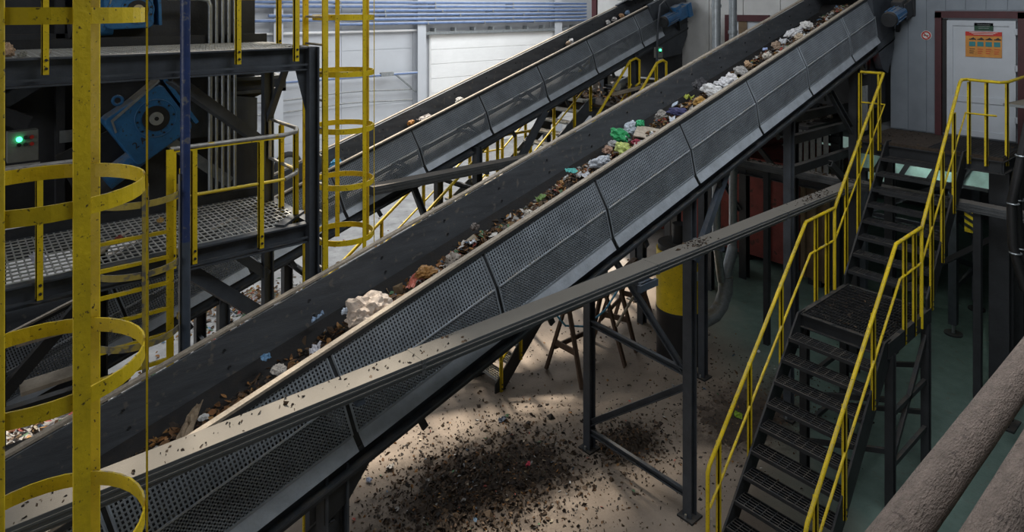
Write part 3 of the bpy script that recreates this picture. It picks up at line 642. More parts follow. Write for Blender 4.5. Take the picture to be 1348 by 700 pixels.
# ------------------------------------------------------------------ caged ladders
def cage(t, c, R, zs, angles, band, wid, ztop, zbot, a0=0, a1=2*PI, mat='yellow', strip_mats=None, thk=.008):
    for z in zs: obj('cage_hoop', MB().hoop((c[0], c[1], z), R, band, thk, a0, a1), mat, t)
    for i, a in enumerate(angles):
        dx, dy = math.sin(a), -math.cos(a); p = V((c[0]+dx*(R+thk*1.55), c[1]+dy*(R+thk*1.55), 0))
        tx, ty = -dy*wid/2, dx*wid/2; nx, ny = dx*thk*.5, dy*thk*.5
        s = MB().quad_box([(p.x-tx-nx, p.y-ty-ny, zbot), (p.x+tx-nx, p.y+ty-ny, zbot), (p.x+tx+nx, p.y+ty+ny, zbot), (p.x-tx+nx, p.y-ty+ny, zbot), (p.x-tx-nx, p.y-ty-ny, ztop), (p.x+tx-nx, p.y+ty-ny, ztop), (p.x+tx+nx, p.y+ty+ny, ztop), (p.x-tx+nx, p.y-ty+ny, ztop)])
        obj('cage_strip', s, (strip_mats or {}).get(i, mat), t)
CA, SA = math.cos(math.radians(49.4)), math.sin(math.radians(49.4))
def cam_xy(r, d): return (CA*d+SA*r, SA*d-CA*r)
YAW = math.radians(40.6)
# nearest ladder : only its safety cage comes into the picture
c1 = cam_xy(-1.91, 2.7)
l1 = thing('caged_ladder', 'yellow caged ladder nearest the camera at the picture left edge', 'ladder', (c1[0], c1[1], 3.0))
angs = [math.radians(q)-YAW for q in (16, 55, 119, 183)]
cage(l1, c1, .37, [6.37, 5.655, 4.945, 4.24, 3.53], angs, .062, .058, 7.2, 3.0)
for k, dx in enumerate((-.2, .2)):
    q = cam_xy(-1.91-.37, 2.7+dx); obj('stile', MB().box(q[0]-.03, q[0]+.03, q[1]-.01, q[1]+.01, 0, 7.2), 'yellow', l1)
qa, qb = cam_xy(-2.28, 2.5), cam_xy(-2.28, 2.9)
for k in range(22): obj('rung', MB().cyl((*qa, .4+k*.3), (*qb, .4+k*.3), .013, 8), 'rail_grey', l1)
# middle ladder up to the lower gantry floor
l2 = thing('caged_ladder', 'weathered yellow caged ladder up to the lower gantry floor', 'ladder', (1.25, 6.5, 0))
for x in (1.0, 1.58): obj('stile', MB().box(x-.03, x+.03, 6.57, 6.585, .02, 5.12), 'yellow', l2)
rung = MB().bar((-.28, 0, 0), (.28, 0, 0), .03, .03).mesh('rung')
for k in range(19): piece('rung', rung, 'yellow', l2, (1.29, 6.577, .25+k*.23))
cage(l2, (1.29, 6.5), .345, [4.78, 4.20, 3.62, 3.04], [math.radians(q) for q in (-62, 0, 58, 90)], .055, .05, 4.95, 2.95, math.radians(-92), math.radians(100), mat='yellow_worn', strip_mats={2: 'rail_grey', 3: 'yellow'})
# far ladder at the end of the upper gantry floor
l3 = thing('caged_ladder', 'tall yellow caged ladder at the end of the upper gantry floor', 'ladder', (3.3, 7.0, 0))
for y in (6.72, 7.22): obj('stile', MB().box(3.1, 3.16, y-.015, y+.015, .02, 7.2), 'yellow', l3)
rung3 = MB().cyl((0, -.25, 0), (0, .25, 0), .014, 8).mesh('rung')
for k in range(23): piece('rung', rung3, 'rail_grey', l3, (3.13, 6.97, .3+k*.3))
cage(l3, (3.48, 7.0), .33, [6.90, 6.29, 5.67, 5.05, 4.44, 3.84], [math.radians(q) for q in (-60, 15, 62, 100, 165)], .06, .05, 7.2, 3.7)
# blue pipe in front of the gantry
bp = thing('vertical_pipe', 'dark blue vertical pipe standing beside the lower gantry railing', 'pipe', (1.68, 6.32, 0))
x, y = 1.64, 6.32
obj('pipe', MB().cyl((x, y, 0), (x, y, 7.3), .041, 16), 'blue_dark', bp); obj('pipe_sleeve', MB().cyl((x, y, 0), (x, y, 4.35), .0425, 16), 'steel_blue', bp)

# ------------------------------------------------------------------ machine behind the gantry
mm = thing('sorting_machine', 'large dark steel sorting machine behind the gantry', 'machine', (0, 8.6, 0))
obj('body', MB().box(-3, 1.2, 8.75, 9.35, 4.2, 8.5), 'machine_dark', mm)
for k in range(6): obj('stiffener', MB().box(-2.8+k*.75, -2.72+k*.75, 8.6, 8.75, 4.2, 8.5), 'machine_dark', mm)
obj('stiffener', MB().box(-3, 2.6, 8.6, 8.75, 6.0, 6.12), 'machine_dark', mm)
obj('stiffener', MB().bar((-1.2, 8.55, 4.3), (1.2, 8.55, 5.9), .12, .12), 'steel', mm)
obj('stiffener', MB().bar((-.6, 8.5, 5.9), (.7, 8.5, 5.2), .1, .16), 'machine_dark', mm)
obj('chute', MB().prism([(1.2, 8.5), (2.95, 8.5), (2.95, 5.55), (3.12, 5.5), (3.12, 5.36), (2.95, 5.3), (2.98, 4.75), (3.05, 3.95), (2.0, 3.95), (1.2, 4.2)], 'y', 8.3, 9.2), 'machine_dark', mm)
obj('chute_flange', MB().box(2.5, 3.3, 8.2, 8.32, 5.36, 5.40).box(2.5, 3.3, 8.2, 8.32, 5.52, 5.56).box(3.24, 3.3, 8.2, 9.2, 5.36, 5.56), 'steel', mm)
obj('chute_neck', MB().prism([(2.05, 4.9), (2.2, 5.3), (2.6, 5.36), (2.95, 5.3), (2.95, 4.9)], 'y', 8.22, 8.3), 'steel', mm)
obj('bearing_arm', MB().bar((1.9, 8.15, 4.95), (2.6, 8.15, 4.35), .06, .12), 'galv_dull', mm)
obj('motor_plate', MB().bar((1.0, 8.25, 4.65), (2.4, 8.25, 5.25), .05, .5), 'machine_dark', mm)
def gearmotor(label, cx_, cz, w_, h_, rot, rd):
    t = thing('gear_motor', label, 'gear motor', (cx_, 8.0, cz), 'blue gear motors on the sorting machine')
    ca, sa = math.cos(rot), math.sin(rot)
    def R(a, b): return (cx_+a*ca-b*sa, cz+a*sa+b*ca)
    def rr(w2, h2, r, off=(0, 0)):
        pts = []
        for (sx, sz, a0) in ((1, 1, 0), (-1, 1, 90), (-1, -1, 180), (1, -1, 270)):
            for k in range(4):
                a = math.radians(a0+k*30); pts.append(R(off[0]+sx*(w2/2-r)+r*math.cos(a), off[1]+sz*(h2/2-r)+r*math.sin(a)))
        return pts
    obj('housing', MB().prism(rr(w_, h_, .06, (-.08, -.02)), 'y', 7.95, 8.2), 'blue_paint', t, bevel=.015)
    obj('end_flange', MB().prism(rr(w_*.06, h_*.98, .01, (w_*.45, -.0)), 'y', 7.93, 8.2), 'blue_paint', t)
    obj('face_ring', MB().tube([(*[R(rd*1.5*math.cos(a*PI/16), rd*1.5*math.sin(a*PI/16))[0]], 7.948, R(rd*1.5*math.cos(a*PI/16), rd*1.5*math.sin(a*PI/16))[1]) for a in range(32)], .008, 6, closed=True), 'blue_paint', t)
    for k in range(10):
        a = 2*PI*k/10+.2; q = R(rd*1.32*math.cos(a), rd*1.32*math.sin(a)); obj('bolt', MB().cyl((q[0], 7.952, q[1]), (q[0], 7.938, q[1]), .011, 8), 'black_plastic', t)
    obj('shaft_cover', MB().cyl((cx_, 7.955, cz), (cx_, 7.93, cz), rd, 32), 'black_plastic', t)
    hb = obj('shaft_end', MB().cyl((cx_, 7.935, cz), (cx_, 7.915, cz), rd*.52, 28), 'silver', t)
    obj('shaft_bolt', MB().cyl((cx_, 7.92, cz), (cx_, 7.905, cz), rd*.16, 12), 'black_plastic', hb)
    q = R(-w_*.30, h_*.52)
    obj('lifting_eye', MB().tube([(q[0]+.045*math.cos(a*PI/8), 8.05, q[1]+.05+.045*math.sin(a*PI/8)) for a in range(16)], .016, 8, closed=True), 'blue_paint', t)
    obj('cover_edge', MB().prism([R(-w_*.55, h_*.18), R(-w_*.5, h_*.36), R(-.08, h_*.42), R(w_*.38, h_*.50), R(w_*.38, h_*.53), R(-.1, h_*.46), R(-w_*.52, h_*.40), R(-w_*.58, h_*.18)], 'y', 7.94, 8.2), 'galv_dull', t)
    q = R(-w_*.5, -h_*.42); q2 = R(-w_*1.1, -h_*.45)
    m = obj('motor', MB().cyl((q[0], 8.08, q[1]), (q2[0], 8.08, q2[1]), .11, 20), 'blue_paint', t)
    obj('fan_cowl', MB().cyl((q2[0], 8.08, q2[1]), (q2[0]-.1*ca, 8.08, q2[1]-.1*sa), .12, 20), 'machine_dark', m)
    return t, R
g1, R1 = gearmotor('large blue gear motor with black and silver shaft cover behind the lower railing', 1.77, 5.21, .66, .62, math.radians(33), .135)
gearmotor('blue gear motor above the upper gantry beam', 1.6, 6.38, .46, .36, math.radians(2), .10)
fc = bpy.data.curves.new('marking', 'FONT'); fc.body = '2 A'; fc.size = .10; fc.extrude = .001
ft = bpy.data.objects.new('tmp', fc); COL.objects.link(ft); bpy.context.view_layer.update(); fm = bpy.data.meshes.new_from_object(ft.evaluated_get(bpy.context.evaluated_depsgraph_get())); bpy.data.objects.remove(ft)
fo = bpy.data.objects.new('marking', fm); COL.objects.link(fo); fo.parent = g1
q = R1(-.33, -.15); fo.location = V((q[0], 7.945, q[1]))-g1.location; fo.rotation_euler = (PI/2, -math.radians(33), 0); fm.materials.clear(); fm.materials.append(MATS['machine_dark'])
# conduits
for i in range(5):
    x = 2.34+i*.068
    pts = [(x, 8.0, 4.3), (x, 8.0, 6.42), (x-.02, 8.0, 6.48), (x-.1, 8.0, 6.5), (1.9, 8.0, 6.5)] if i == 0 else [(x, 8.0, 4.3), (x, 8.0, 7.2)]
    single('conduit', MB().tube(pts, .026 if i == 0 else .019, 10), 'galv', ['thickest conduit of the row, bent over at its top', 'second conduit in the row of grey pipes behind the gantry railing', 'third conduit in the row of grey pipes behind the gantry railing', 'fourth conduit in the row of grey pipes behind the gantry railing', 'last thin conduit of the row, next to the dark chute'][i], 'pipe', group='vertical conduits')
def control_box(label, c, face, w_, h_, lamp, axis='y', nb=6, paper=True):
    t = thing('control_box', label, 'control panel', c)
    def B(u0, u1, d0, d1, z0, z1):
        return MB().box(c[0]+u0, c[0]+u1, c[1]+d0, c[1]+d1, c[2]+z0, c[2]+z1)
    obj('case', B(-w_/2, w_/2, 0, .12, 0, h_), 'box_grey', t, bevel=.006)
    obj('lamp', MB().cyl((c[0]-w_*.12, c[1], c[2]+h_*.74), (c[0]-w_*.12, c[1]-.025, c[2]+h_*.74), .024, 14), lamp, t)
    for k in range(nb):
        bx_ = c[0]-w_*.12+(k % 3)*w_*.2; bz = c[2]+h_*(.78-(k//3)*.22-.12*(k % 3 == 0)*(k == 0))
        if k == 0: continue
        obj('button', MB().cyl((bx_, c[1], bz), (bx_, c[1]-.02, bz), .018, 12), ('black_plastic', 'machine_dark', 'sign_red')[k % 3], t)
    if paper: obj('notice', B(-w_*.55, w_*.55, -.004, .0, -h_*.32, -.02), 'label_grey', t)
    return t
control_box('grey control box with glowing green button behind the lower gantry', (.62, 8.04, 4.90), 'y', .25, .30, 'green_lamp')
control_box('small control box with green lamp under the rear conveyor motor', (12.2, 9.15, 5.28), 'y', .17, .24, 'green_lamp', nb=4)
control_box('small control box with red lamp at the stair top', (12.68, 5.0, 5.28), 'y', .16, .26, 'red_lamp', nb=4)
single('control_post', MB().box(12.15, 12.2, 9.2, 9.25, 4.3, 5.3), 'steel', 'thin post carrying the control box under the rear motor', 'post')
sg = thing('rating_plate', 'pale rating plate on the dark machine behind the gantry', 'plate', (1.1, 8.3, 5.1)); obj('plate', MB().box(.98, 1.12, 8.58, 8.6, 4.95, 5.08), 'galv', sg)

# ------------------------------------------------------------------ dust filter silo, ducts, containers
si = thing('filter_silo', 'yellow cylindrical filter unit with black base under the near conveyor', 'silo', (10.3, 7.3, 0))
def drum(z0, z1, r): return MB().cyl((10.3, 7.3, z0), (10.3, 7.3, z1), r, 40)
obj('base', drum(0, .92, .415), 'black_plastic', si); obj('shell', drum(.92, 2.0, .42), 'yellow', si); obj('band', drum(.90, .95, .428), 'steel_black', si); obj('cap', drum(2.0, 2.10, .39), 'steel_black', si)
obj('top_motor', MB().cyl((10.3, 7.3, 2.1), (10.3, 7.3, 2.45), .13, 18), 'black_plastic', si)
obj('notice', MB().prism([(10.18, 1.55), (10.32, 1.55), (10.32, 1.7), (10.18, 1.7)], 'y', 6.868, 6.885), 'paper', si)
du = thing('extraction_duct', 'galvanised extraction duct with elbow feeding the yellow filter unit', 'duct', (11.3, 7.0, 0))
obj('riser', MB().cyl((11.6, 7.0, 1.6), (11.6, 7.0, 8), .075, 18), 'galv', du)
obj('riser', MB().cyl((11.03, 7.0, 2.0), (11.03, 7.0, 8), .08, 18), 'galv', du)
obj('branch', MB().cyl((11.03, 7.0, 2.05), (11.2, 7.0, 1.25), .075, 16), 'galv', du)
obj('branch', MB().cyl((11.6, 7.0, 1.8), (11.3, 7.0, 1.2), .10, 16), 'galv', du)
el = [(11.35, 7.0, 1.3), (11.33, 7.0, 1.0), (11.22, 7.02, .78), (11.05, 7.05, .64), (10.9, 7.12, .58), (10.55, 7.2, .55)]
obj('elbow', MB().tube(el, .135, 18), 'galv_dull', du)
for (p, n_) in ((el[1], .145), (el[3], .145), (el[4], .145)):
    pass
for (x, z) in ((11.6, 3.2), (11.6, 5.9), (11.03, 6.4), (11.03, 3.4)): obj('duct_clamp', MB().cyl((x, 7.0, z), (x, 7.0, z+.06), .092, 18), 'galv', du)
def container(label, x0, x1, y0, y1, h_, mat):
    t = thing('waste_container', label, 'container', ((x0+x1)/2, (y0+y1)/2, 0))
    obj('body', MB().box(x0, x1, y0, y1, .15, h_), mat, t); obj('top_rim', MB().box(x0-.06, x1+.06, y0-.06, y1+.06, h_, h_+.12), mat, t); obj('skid', MB().box(x0, x1, y0+.1, y0+.25, 0, .15).box(x0, x1, y1-.25, y1-.1, 0, .15), 'steel_black', t)
    n = max(2, int((y1-y0)/.6))
    for k in range(n+1): y = y0+(y1-y0)*k/n; obj('rib', MB().box(x0-.07, x0, y-.05, y+.05, .15, h_), mat, t)
    n = max(2, int((x1-x0)/.6))
    for k in range(n+1): x = x0+(x1-x0)*k/n; obj('rib', MB().box(x-.05, x+.05, y0-.07, y0, .15, h_), mat, t)
    return t
c1_ = container('rust red waste container behind the galvanised duct', 15.6, 18.5, 9.5, 11.6, 2.5, 'rust_red')
obj('label_plate', MB().box(15.5, 15.53, 9.7, 10.1, 1.75, 2.05), 'label_grey', c1_)
container('rust red waste container next to the stair railing', 15.6, 18.5, 7.7, 9.2, 2.5, 'rust_red')
container('narrow brown bin beside the red containers', 15.3, 16.5, 6.9, 7.4, 2.6, 'brown_bin')
fr = thing('support_frame', 'dark steel support frame in front of the red containers', 'frame', (14.5, 7.5, 0))
for (x, y) in ((14.5, 8.45), (14.5, 6.3), (13.4, 9.6), (14.5, 10.6)): obj('post', MB().ibeam((x, y, 0), (x, y, 4.6), .18, .18, .02, up=(1, 0, 0)), 'steel_black', fr)
for z in (2.55, 3.6, 4.55): obj('cross_beam', MB().channel((14.4, 6.2, z), (14.4, 11.5, z), .1, .16, .016), 'steel_black', fr)
obj('diagonal', MB().channel((14.4, 8.45, 3.6), (14.4, 7.3, 2.4), .07, .1, .014), 'steel_black', fr); obj('diagonal', MB().channel((14.4, 8.5, 1.6), (14.4, 9.8, 3.4), .07, .1, .014), 'steel_black', fr)
obj('waste_shelf', MB().box(12.6, 14.6, 6.0, 8.6, 4.05, 4.12), 'steel_black', fr)
for k in range(6): obj('hanging_strip', MB().box(14.2, 14.22, 6.35+k*.14, 6.45+k*.14, 2.9, 3.9), 'galv_dull', fr)
uf = thing('head_support_frame', 'dark steel frame carrying the head of the near conveyor', 'frame', (12.4, 5.4, 0))
for (x, y) in ((12.2, 5.0), (12.2, 6.1)): obj('post', MB().ibeam((x, y, 0), (x, y, ZT(12.2)-1.1), .14, .14, .016, up=(1, 0, 0)), 'steel_black', uf)
obj('diagonal', MB().channel((12.2, 5.02, 4.2), (11.3, 5.02, 5.0), .07, .12, .014), 'steel', uf); obj('diagonal', MB().channel((11.3, 5.02, 3.8), (12.2, 5.02, 3.2), .07, .1, .014), 'steel_black', uf)
for z in (3.75, 4.25, 4.6): obj('cross_beam', MB().channel((10.3, 5.3, z), (13.4, 5.3, z), .1, .14, .016), 'steel_black', uf)
for k in range(4): obj('conduit', MB().cyl((12.5+k*.06, 4.98, 4.2), (12.5+k*.06, 4.98, 5.0), .018, 8), 'galv_dull', uf)
# ------------------------------------------------------------------ stairs and platform under the rear conveyor
rs = thing('steel_stairs', 'grey steel stairs with yellow railing beneath the rear conveyor', 'stairs', (8, 10.25, 0))
flight(rs, 5.1, .9, 8.1, 2.95, 9.9, 10.7, 9, 'steel', tread_mat='galv_dull')
flight(rs, 8.95, 2.95, 10.75, 4.40, 9.9, 10.7, 7, 'steel', tread_mat='galv_dull', last=True)
obj('landing', MB().box(8.08, 8.97, 9.9, 10.7, 2.91, 2.95), 'galv_dull', rs)
for y in (9.86, 10.74):
    rail(rs, [(5.0, y, 1.75), (8.05, y, 3.95), (8.95, y, 3.95), (10.75, y, 5.35)], [], r=.028)
    rail(rs, [(5.0, y, 1.3), (8.05, y, 3.45), (8.95, y, 3.45), (10.75, y, 4.85)], [], r=.018)
    for x in (5.2, 6.1, 7.0, 8.1, 8.55, 8.95, 9.6, 10.2, 10.7):
        z = 3.95 if 8.05 <= x <= 8.95 else (1.75+(x-5)*.7213 if x < 8.05 else 3.95+(x-8.95)*.7778); rail_post(rs, x, y, z, z-1.15)
for x in (8.2, 8.9):
    for y in (9.92, 10.68): obj('leg', MB().box(x-.04, x+.04, y-.04, y+.04, 0, 2.9), 'steel', rs)
for y in (9.92, 10.68): obj('leg', MB().box(5.06, 5.14, y-.04, y+.04, 0, .9), 'steel', rs)
ws = thing('steel_stairs', 'steep dark stairs with yellow posts rising between the two conveyors', 'stairs', (8, 8.6, 0))
flight(ws, 7.05, 0, 11.3, 4.3, 8.6, 9.25, 20, 'steel_black', tread_mat='galv_dull')
for y in (8.57, 9.28):
    rail(ws, [(7.1, y, .95), (11.3, y, 5.25), (11.5, y, 5.30), (11.62, y, 5.25), (11.62, y, 4.75), (11.5, y, 4.7)], [], r=.028)
    rail(ws, [(7.1, y, .5), (11.35, y, 4.75)], [], r=.018)
    for x in (7.12, 7.55, 8.8, 10.2, 11.3): rail_post(ws, x, y, .95+(x-7.1)*1.024, max(0, (x-7.05)*1.012-.12))
rp = thing('rear_platform', 'dirty dark platform under the rear conveyor head', 'platform', (12, 9.6, 0))
obj('deck', MB().box(10.75, 13.4, 8.5, 11.6, 4.26, 4.32), 'dirt', rp)
for y in (8.55, 11.5): obj('deck_beam', MB().ibeam((10.75, y, 4.15), (13.4, y, 4.15), .1, .2, .015), 'steel', rp)
obj('deck_beam', MB().ibeam((10.8, 8.5, 4.15), (10.8, 11.6, 4.15), .1, .2, .015), 'steel', rp)
for (x, y) in ((10.85, 8.6), (10.85, 11.4), (13.3, 8.6)): obj('column', MB().ibeam((x, y, 0), (x, y, 4.05), .14, .14, .016, up=(1, 0, 0)), 'steel', rp)
obj('diagonal', MB().bar((10.85, 9.9, 4.05), (11.5, 9.9, 3.2), .1, .1), 'steel_black', rp)
rail(rp, [(12.9, 8.55, 4.9), (13.0, 8.55, 5.3), (13.05, 8.55, 5.36), (13.4, 8.55, 5.36)], [], r=.024)
single('carton', MB().box(11.2, 11.6, 11.0, 11.5, 4.32, 4.95), 'brown_bin', 'brown cardboard carton under the rear conveyor', 'carton')
single('crate', MB().box(11.9, 12.3, 10.9, 11.4, 4.32, 4.62), 'paper', 'white crate under the rear conveyor head', 'crate')
single('scrap_pipe', MB().cyl((11.0, 9.4, 4.72), (12.2, 9.9, 4.78), .1, 16), 'galv', 'short galvanised tube lying under the rear conveyor', 'tube')
single('scrap_plank', MB().bar((10.7, 9.2, 4.6), (12.2, 9.1, 4.75), .12, .05), 'wood_pale', 'pale plank lying on the rear platform debris', 'plank')

# ------------------------------------------------------------------ wooden sawhorses, hose, tyre
def sawhorse(label, x, y, ang, h_, ln):
    t = thing('sawhorse', label, 'sawhorse', (x, y, 0), 'wooden sawhorses under the near conveyor')
    ca, sa = math.cos(ang), math.sin(ang)
    def R(a, b, z): return (x+a*ca-b*sa, y+a*sa+b*ca, z)
    obj('beam', MB().bar(R(-ln/2, 0, h_), R(ln/2, 0, h_), .1, .12), 'wood', t)
    for e in (-1, 1):
        for s_ in (-1, 1): obj('leg', MB().bar(R(e*(ln/2-.1), s_*.06, h_-.03), R(e*(ln/2-.02), s_*.43, .02), .07, .05), 'wood', t)
        obj('cross_piece', MB().bar(R(e*(ln/2-.06), -.27, h_*.45), R(e*(ln/2-.06), .27, h_*.45), .03, .1), 'wood', t)
    obj('stretcher', MB().bar(R(-ln/2+.1, .3, h_*.35), R(ln/2-.1, .3, h_*.35), .03, .08), 'wood', t)
sawhorse('dark wooden sawhorse nearest the steep stairs', 8.72, 8.16, math.radians(0), 1.2, 1.15)
sawhorse('dark wooden sawhorse in front of the yellow filter unit', 10.2, 8.5, math.radians(20), 1.25, 1.2)
single('water_hose', MB().tube([(8.1, 8.3, 1.1), (8.3, 8.25, .85), (8.7, 8.15, .75), (9.1, 8.05, .95), (9.4, 8.0, 1.25)], .018, 8), 'hose_blue', 'light blue hose hanging over the wooden sawhorse', 'hose')
single('stick', MB().tube([(8.9, 7.6, .9), (9.6, 7.8, 1.15), (10.2, 7.9, 1.35)], .025, 8), 'wood_pale', 'pale bent stick lying across the sawhorses', 'stick')
t = thing('wheel', 'car wheel leaning at the foot of the rear wall', 'wheel', (9.9, 24.3, 0))
obj('tyre', MB().tube([(9.9+.42*math.cos(a*PI/12), 24.4, .5+.42*math.sin(a*PI/12)) for a in range(24)], .11, 10, closed=True), 'tyre', t); obj('rim', MB().cyl((9.9, 24.33, .5), (9.9, 24.45, .5), .33, 20), 'galv_dull', t)

# ------------------------------------------------------------------ big dusty pipes in front
for i, (y, z, r, l) in enumerate(((.97, 4.40, .082, 'thick dust-covered pipe running across the lower corner'), (.74, 4.40, .082, 'second dust-covered pipe beyond the thick one at the corner'))):
    n = 90; pts = [(1.2+k*.12, y, z) for k in range(n)]
    mbp = MB().tube(pts, [r*(1+.02*noise.noise(V((k*.7, i*5, 0)))) for k in range(n)], 20)
    o = single('dusty_pipe', mbp, 'dust_pipe', l, 'pipe', org=(1.2, y, z-r))
    o['group'] = 'dusty pipes at the corner'
single('corner_tray', MB().bar((1.6, .47, 4.42), (6, .47, 4.42), .26, .06), 'sheet_light', 'pale blue-grey metal tray at the lower corner', 'tray')

# ------------------------------------------------------------------ waste : bulk and single pieces
def add_leaf(mb, p, s, rnd, col):
    a = rnd.uniform(0, 2*PI); ti = rnd.uniform(-.6, .6); tj = rnd.uniform(-.6, .6); b = len(mb.v)
    u = V((math.cos(a), math.sin(a), ti)).normalized()*s; w_ = V((-math.sin(a), math.cos(a), tj)).normalized()*s*rnd.uniform(.35, .7); k = V((0, 0, s*rnd.uniform(-.15, .35)))
    p = V(p)
    for q in (p-u, p-u*.2+w_+k, p+u*.5+w_*.8+k*.6, p+u, p+u*.4-w_*.9+k*.5, p-u*.3-w_+k, p): mb.v.append(q)
    mb.f += [(b, b+1, b+6), (b+1, b+2, b+6), (b+2, b+3, b+6), (b+3, b+4, b+6), (b+4, b+5, b+6), (b+5, b, b+6)]; mb.cols += [col]*6
def add_chunk(mb, p, s, rnd, col):
    b = len(mb.v); p = V(p)
    ax = [V((rnd.uniform(-1, 1), rnd.uniform(-1, 1), rnd.uniform(-.5, .5))).normalized()*s*rnd.uniform(.4, 1.2) for _ in range(2)]; ax.append(V((rnd.uniform(-.4, .4), rnd.uniform(-.4, .4), 1)).normalized()*s*rnd.uniform(.35, .8))
    for q in (ax[0], ax[1], -ax[0]*rnd.uniform(.6, 1), -ax[1]*rnd.uniform(.6, 1), ax[2], -ax[2]*.6): mb.v.append(p+q)
    for (i, j) in ((0, 1), (1, 2), (2, 3), (3, 0)): mb.f += [(b+i, b+j, b+4), (b+j, b+i, b+5)]; mb.cols += [col, col]
def bulk(name, label, cat, pts, sizes, palette, rnd, leafy=.5):
    mb = MB(); mb.cols = []
    for p in pts:
        s = rnd.uniform(*sizes)*(1.8 if rnd.random() < .06 else 1); c = rnd.choice(palette); k = rnd.uniform(.6, 1.25); c = tuple(min(1, q*k) for q in c)
        (add_leaf if rnd.random() < leafy else add_chunk)(mb, p, s, rnd, c)
    me = bpy.data.meshes.new(name); me.from_pydata([tuple(q) for q in mb.v], [], mb.f); at = me.attributes.new('Col', 'FLOAT_COLOR', 'FACE')
    at.data.foreach_set('color', [x for c in mb.cols for x in (*c, 1)])
    me.materials.append(MATS['mixed_bits']); o = bpy.data.objects.new(name, me); COL.objects.link(o); o['label'] = label; o['category'] = cat; o['kind'] = 'stuff'; return o
EARTH = [(.030, .020, .014), (.045, .03, .02), (.07, .045, .025), (.02, .015, .012), (.09, .055, .03)]
LEAFC = [(.16, .07, .02), (.24, .11, .03), (.10, .05, .02), (.07, .04, .02), (.30, .16, .05)]
JUNK = [(.45, .44, .42), (.30, .29, .28), (.12, .20, .30), (.40, .34, .25), (.08, .16, .08), (.35, .08, .06), (.5, .5, .5), (.20, .14, .08)]
rnd = random.Random(11)
# waste layer on the near belt: a bumpy heap lying along the near side of the belt
def heap_h(X, y):                                 # height of the waste above the belt, y = 0 near .. 1 far
    prof = max(0, 1-(y/(.86+.2*noise.noise(V((X*1.3, 0, 9)))))**2)
    base = .20+.15*min(1, max(0, (X-2.2)/4.2))
    return base*prof*(.75+.55*noise.noise(V((X*2.3, y*3, 1.7))))+.02*noise.noise(V((X*9, y*9, 4)))
def belt_pt(X, y, h): 
    p = PM(X, .425, 4.97+y*.95); return V((p.x, p.y, p.z+h))
def waste_layer(name, label, PT, hh, X0, X1, mat):
    mb = MB(); nx, ny = int((X1-X0)/.05), 14; mb.smooth = True
    for i in range(nx+1):
        for j in range(ny+1):
            X = X0+(X1-X0)*i/nx; y = j/ny; mb.v.append(PT(X, y, max(-.01, hh(X, y)-.012 if 0 < j < ny else -.02)))
    for i in range(nx):
        for j in range(ny): a = i*(ny+1)+j; mb.f.append((a, a+ny+1, a+ny+2, a+1))
    return single(name, mb, mat, label, 'waste', kind='stuff')
waste_layer('waste_layer', 'dark soil and fine waste lying along the near conveyor belt', belt_pt, heap_h, -.7, 12.6, 'belt_dirt')
pts = []; pts2 = []; pts3 = []
for _ in range(7000):
    X = rnd.uniform(-.6, 12.6); y = min(.93, abs(rnd.gauss(.5, .22))); h = heap_h(X, y)
    (pts if rnd.random() < .75 else pts2).append(belt_pt(X, y, max(0, h)+rnd.uniform(0, .015)))
bulk('leaf_litter', 'brown leaf litter and soil crumbs on the near conveyor belt', 'waste', pts, (.012, .042), EARTH*2+LEAFC*2, rnd, .65)
bulk('mixed_litter', 'small coloured plastic and paper scraps on the near conveyor belt', 'waste', [p for p in pts2 if p.x > 4.5 or rnd.random() < .2], (.015, .05), JUNK+LEAFC, rnd, .6)

pts = []
for _ in range(1300):
    X = 12.6-9.6*rnd.random()**1.3; y = min(.9, abs(rnd.gauss(.45, .2))); pts.append(belt_pt(X, y, max(0, heap_h(X, y))+rnd.uniform(.005, .03)))
bulk('waste_scraps', 'palm-sized scraps of plastic, paper and food on the upper near belt', 'waste', pts, (.022, .055), JUNK+LEAFC+[(.5, .48, .45), (.22, .2, .18), (.16, .14, .12)], rnd, .55)
def crumple(kind, p, size, col, seed, sub=3):
    """one crumpled piece of waste as an MB; size = (length along X, width, height)"""
    r = random.Random(seed); mb = MB()
    import bmesh
    if kind == 'bag':
        bm = bmesh.new(); bmesh.ops.create_icosphere(bm, subdivisions=sub+1, radius=1)
        for v in bm.verts:
            n = v.co.normalized(); k = 1+.42*noise.noise(n*1.6+V((seed*3.1, 0, 0)))+.27*noise.noise(n*3.2+V((0, seed*1.7, 0)))+.10*noise.noise(n*7+V((seed, 0, 0)))
            v.co = V((n.x*size[0]*k, n.y*size[1]*k, n.z*size[2]*k*(1 if n.z > 0 else .6)))
    else:
        n = 7; bm = bmesh.new(); bmesh.ops.create_grid(bm, x_segments=n, y_segments=n, size=1)
        amp = {'sheet': .5, 'board': .08}[kind]
        for v in bm.verts:
            z = amp*(noise.noise(V((v.co.x*1.7, v.co.y*1.7, seed*2.3)))+.5*noise.noise(V((v.co.x*4, v.co.y*4, seed))))
            e = .25*noise.noise(V((v.co.x*2, v.co.y*2, seed+9))) if kind == 'sheet' else 0
            v.co = V((v.co.x*size[0]*(1+e), v.co.y*size[1]*(1-e), z*size[2]*2))
        g = bmesh.ops.solidify(bm, geom=bm.faces[:], thickness=.004 if kind == 'sheet' else .012)
    rot = Matrix.Rotation(r.uniform(-.5, .5), 4, 'X') @ Matrix.Rotation(r.uniform(-.3, .3), 4, 'Y') @ Matrix.Rotation(r.uniform(0, 2*PI) if kind != 'board' else .5, 4, 'Z')
    tilt = Matrix.Rotation(-.27, 4, 'Y')
    bm.verts.ensure_lookup_table()
    mb.v = [tuple(tilt @ rot @ v.co+V(p)) for v in bm.verts]; mb.f = [tuple(v.index for v in fc_.verts) for fc_ in bm.faces]; bm.free()
    mb.smooth = False
    return mb
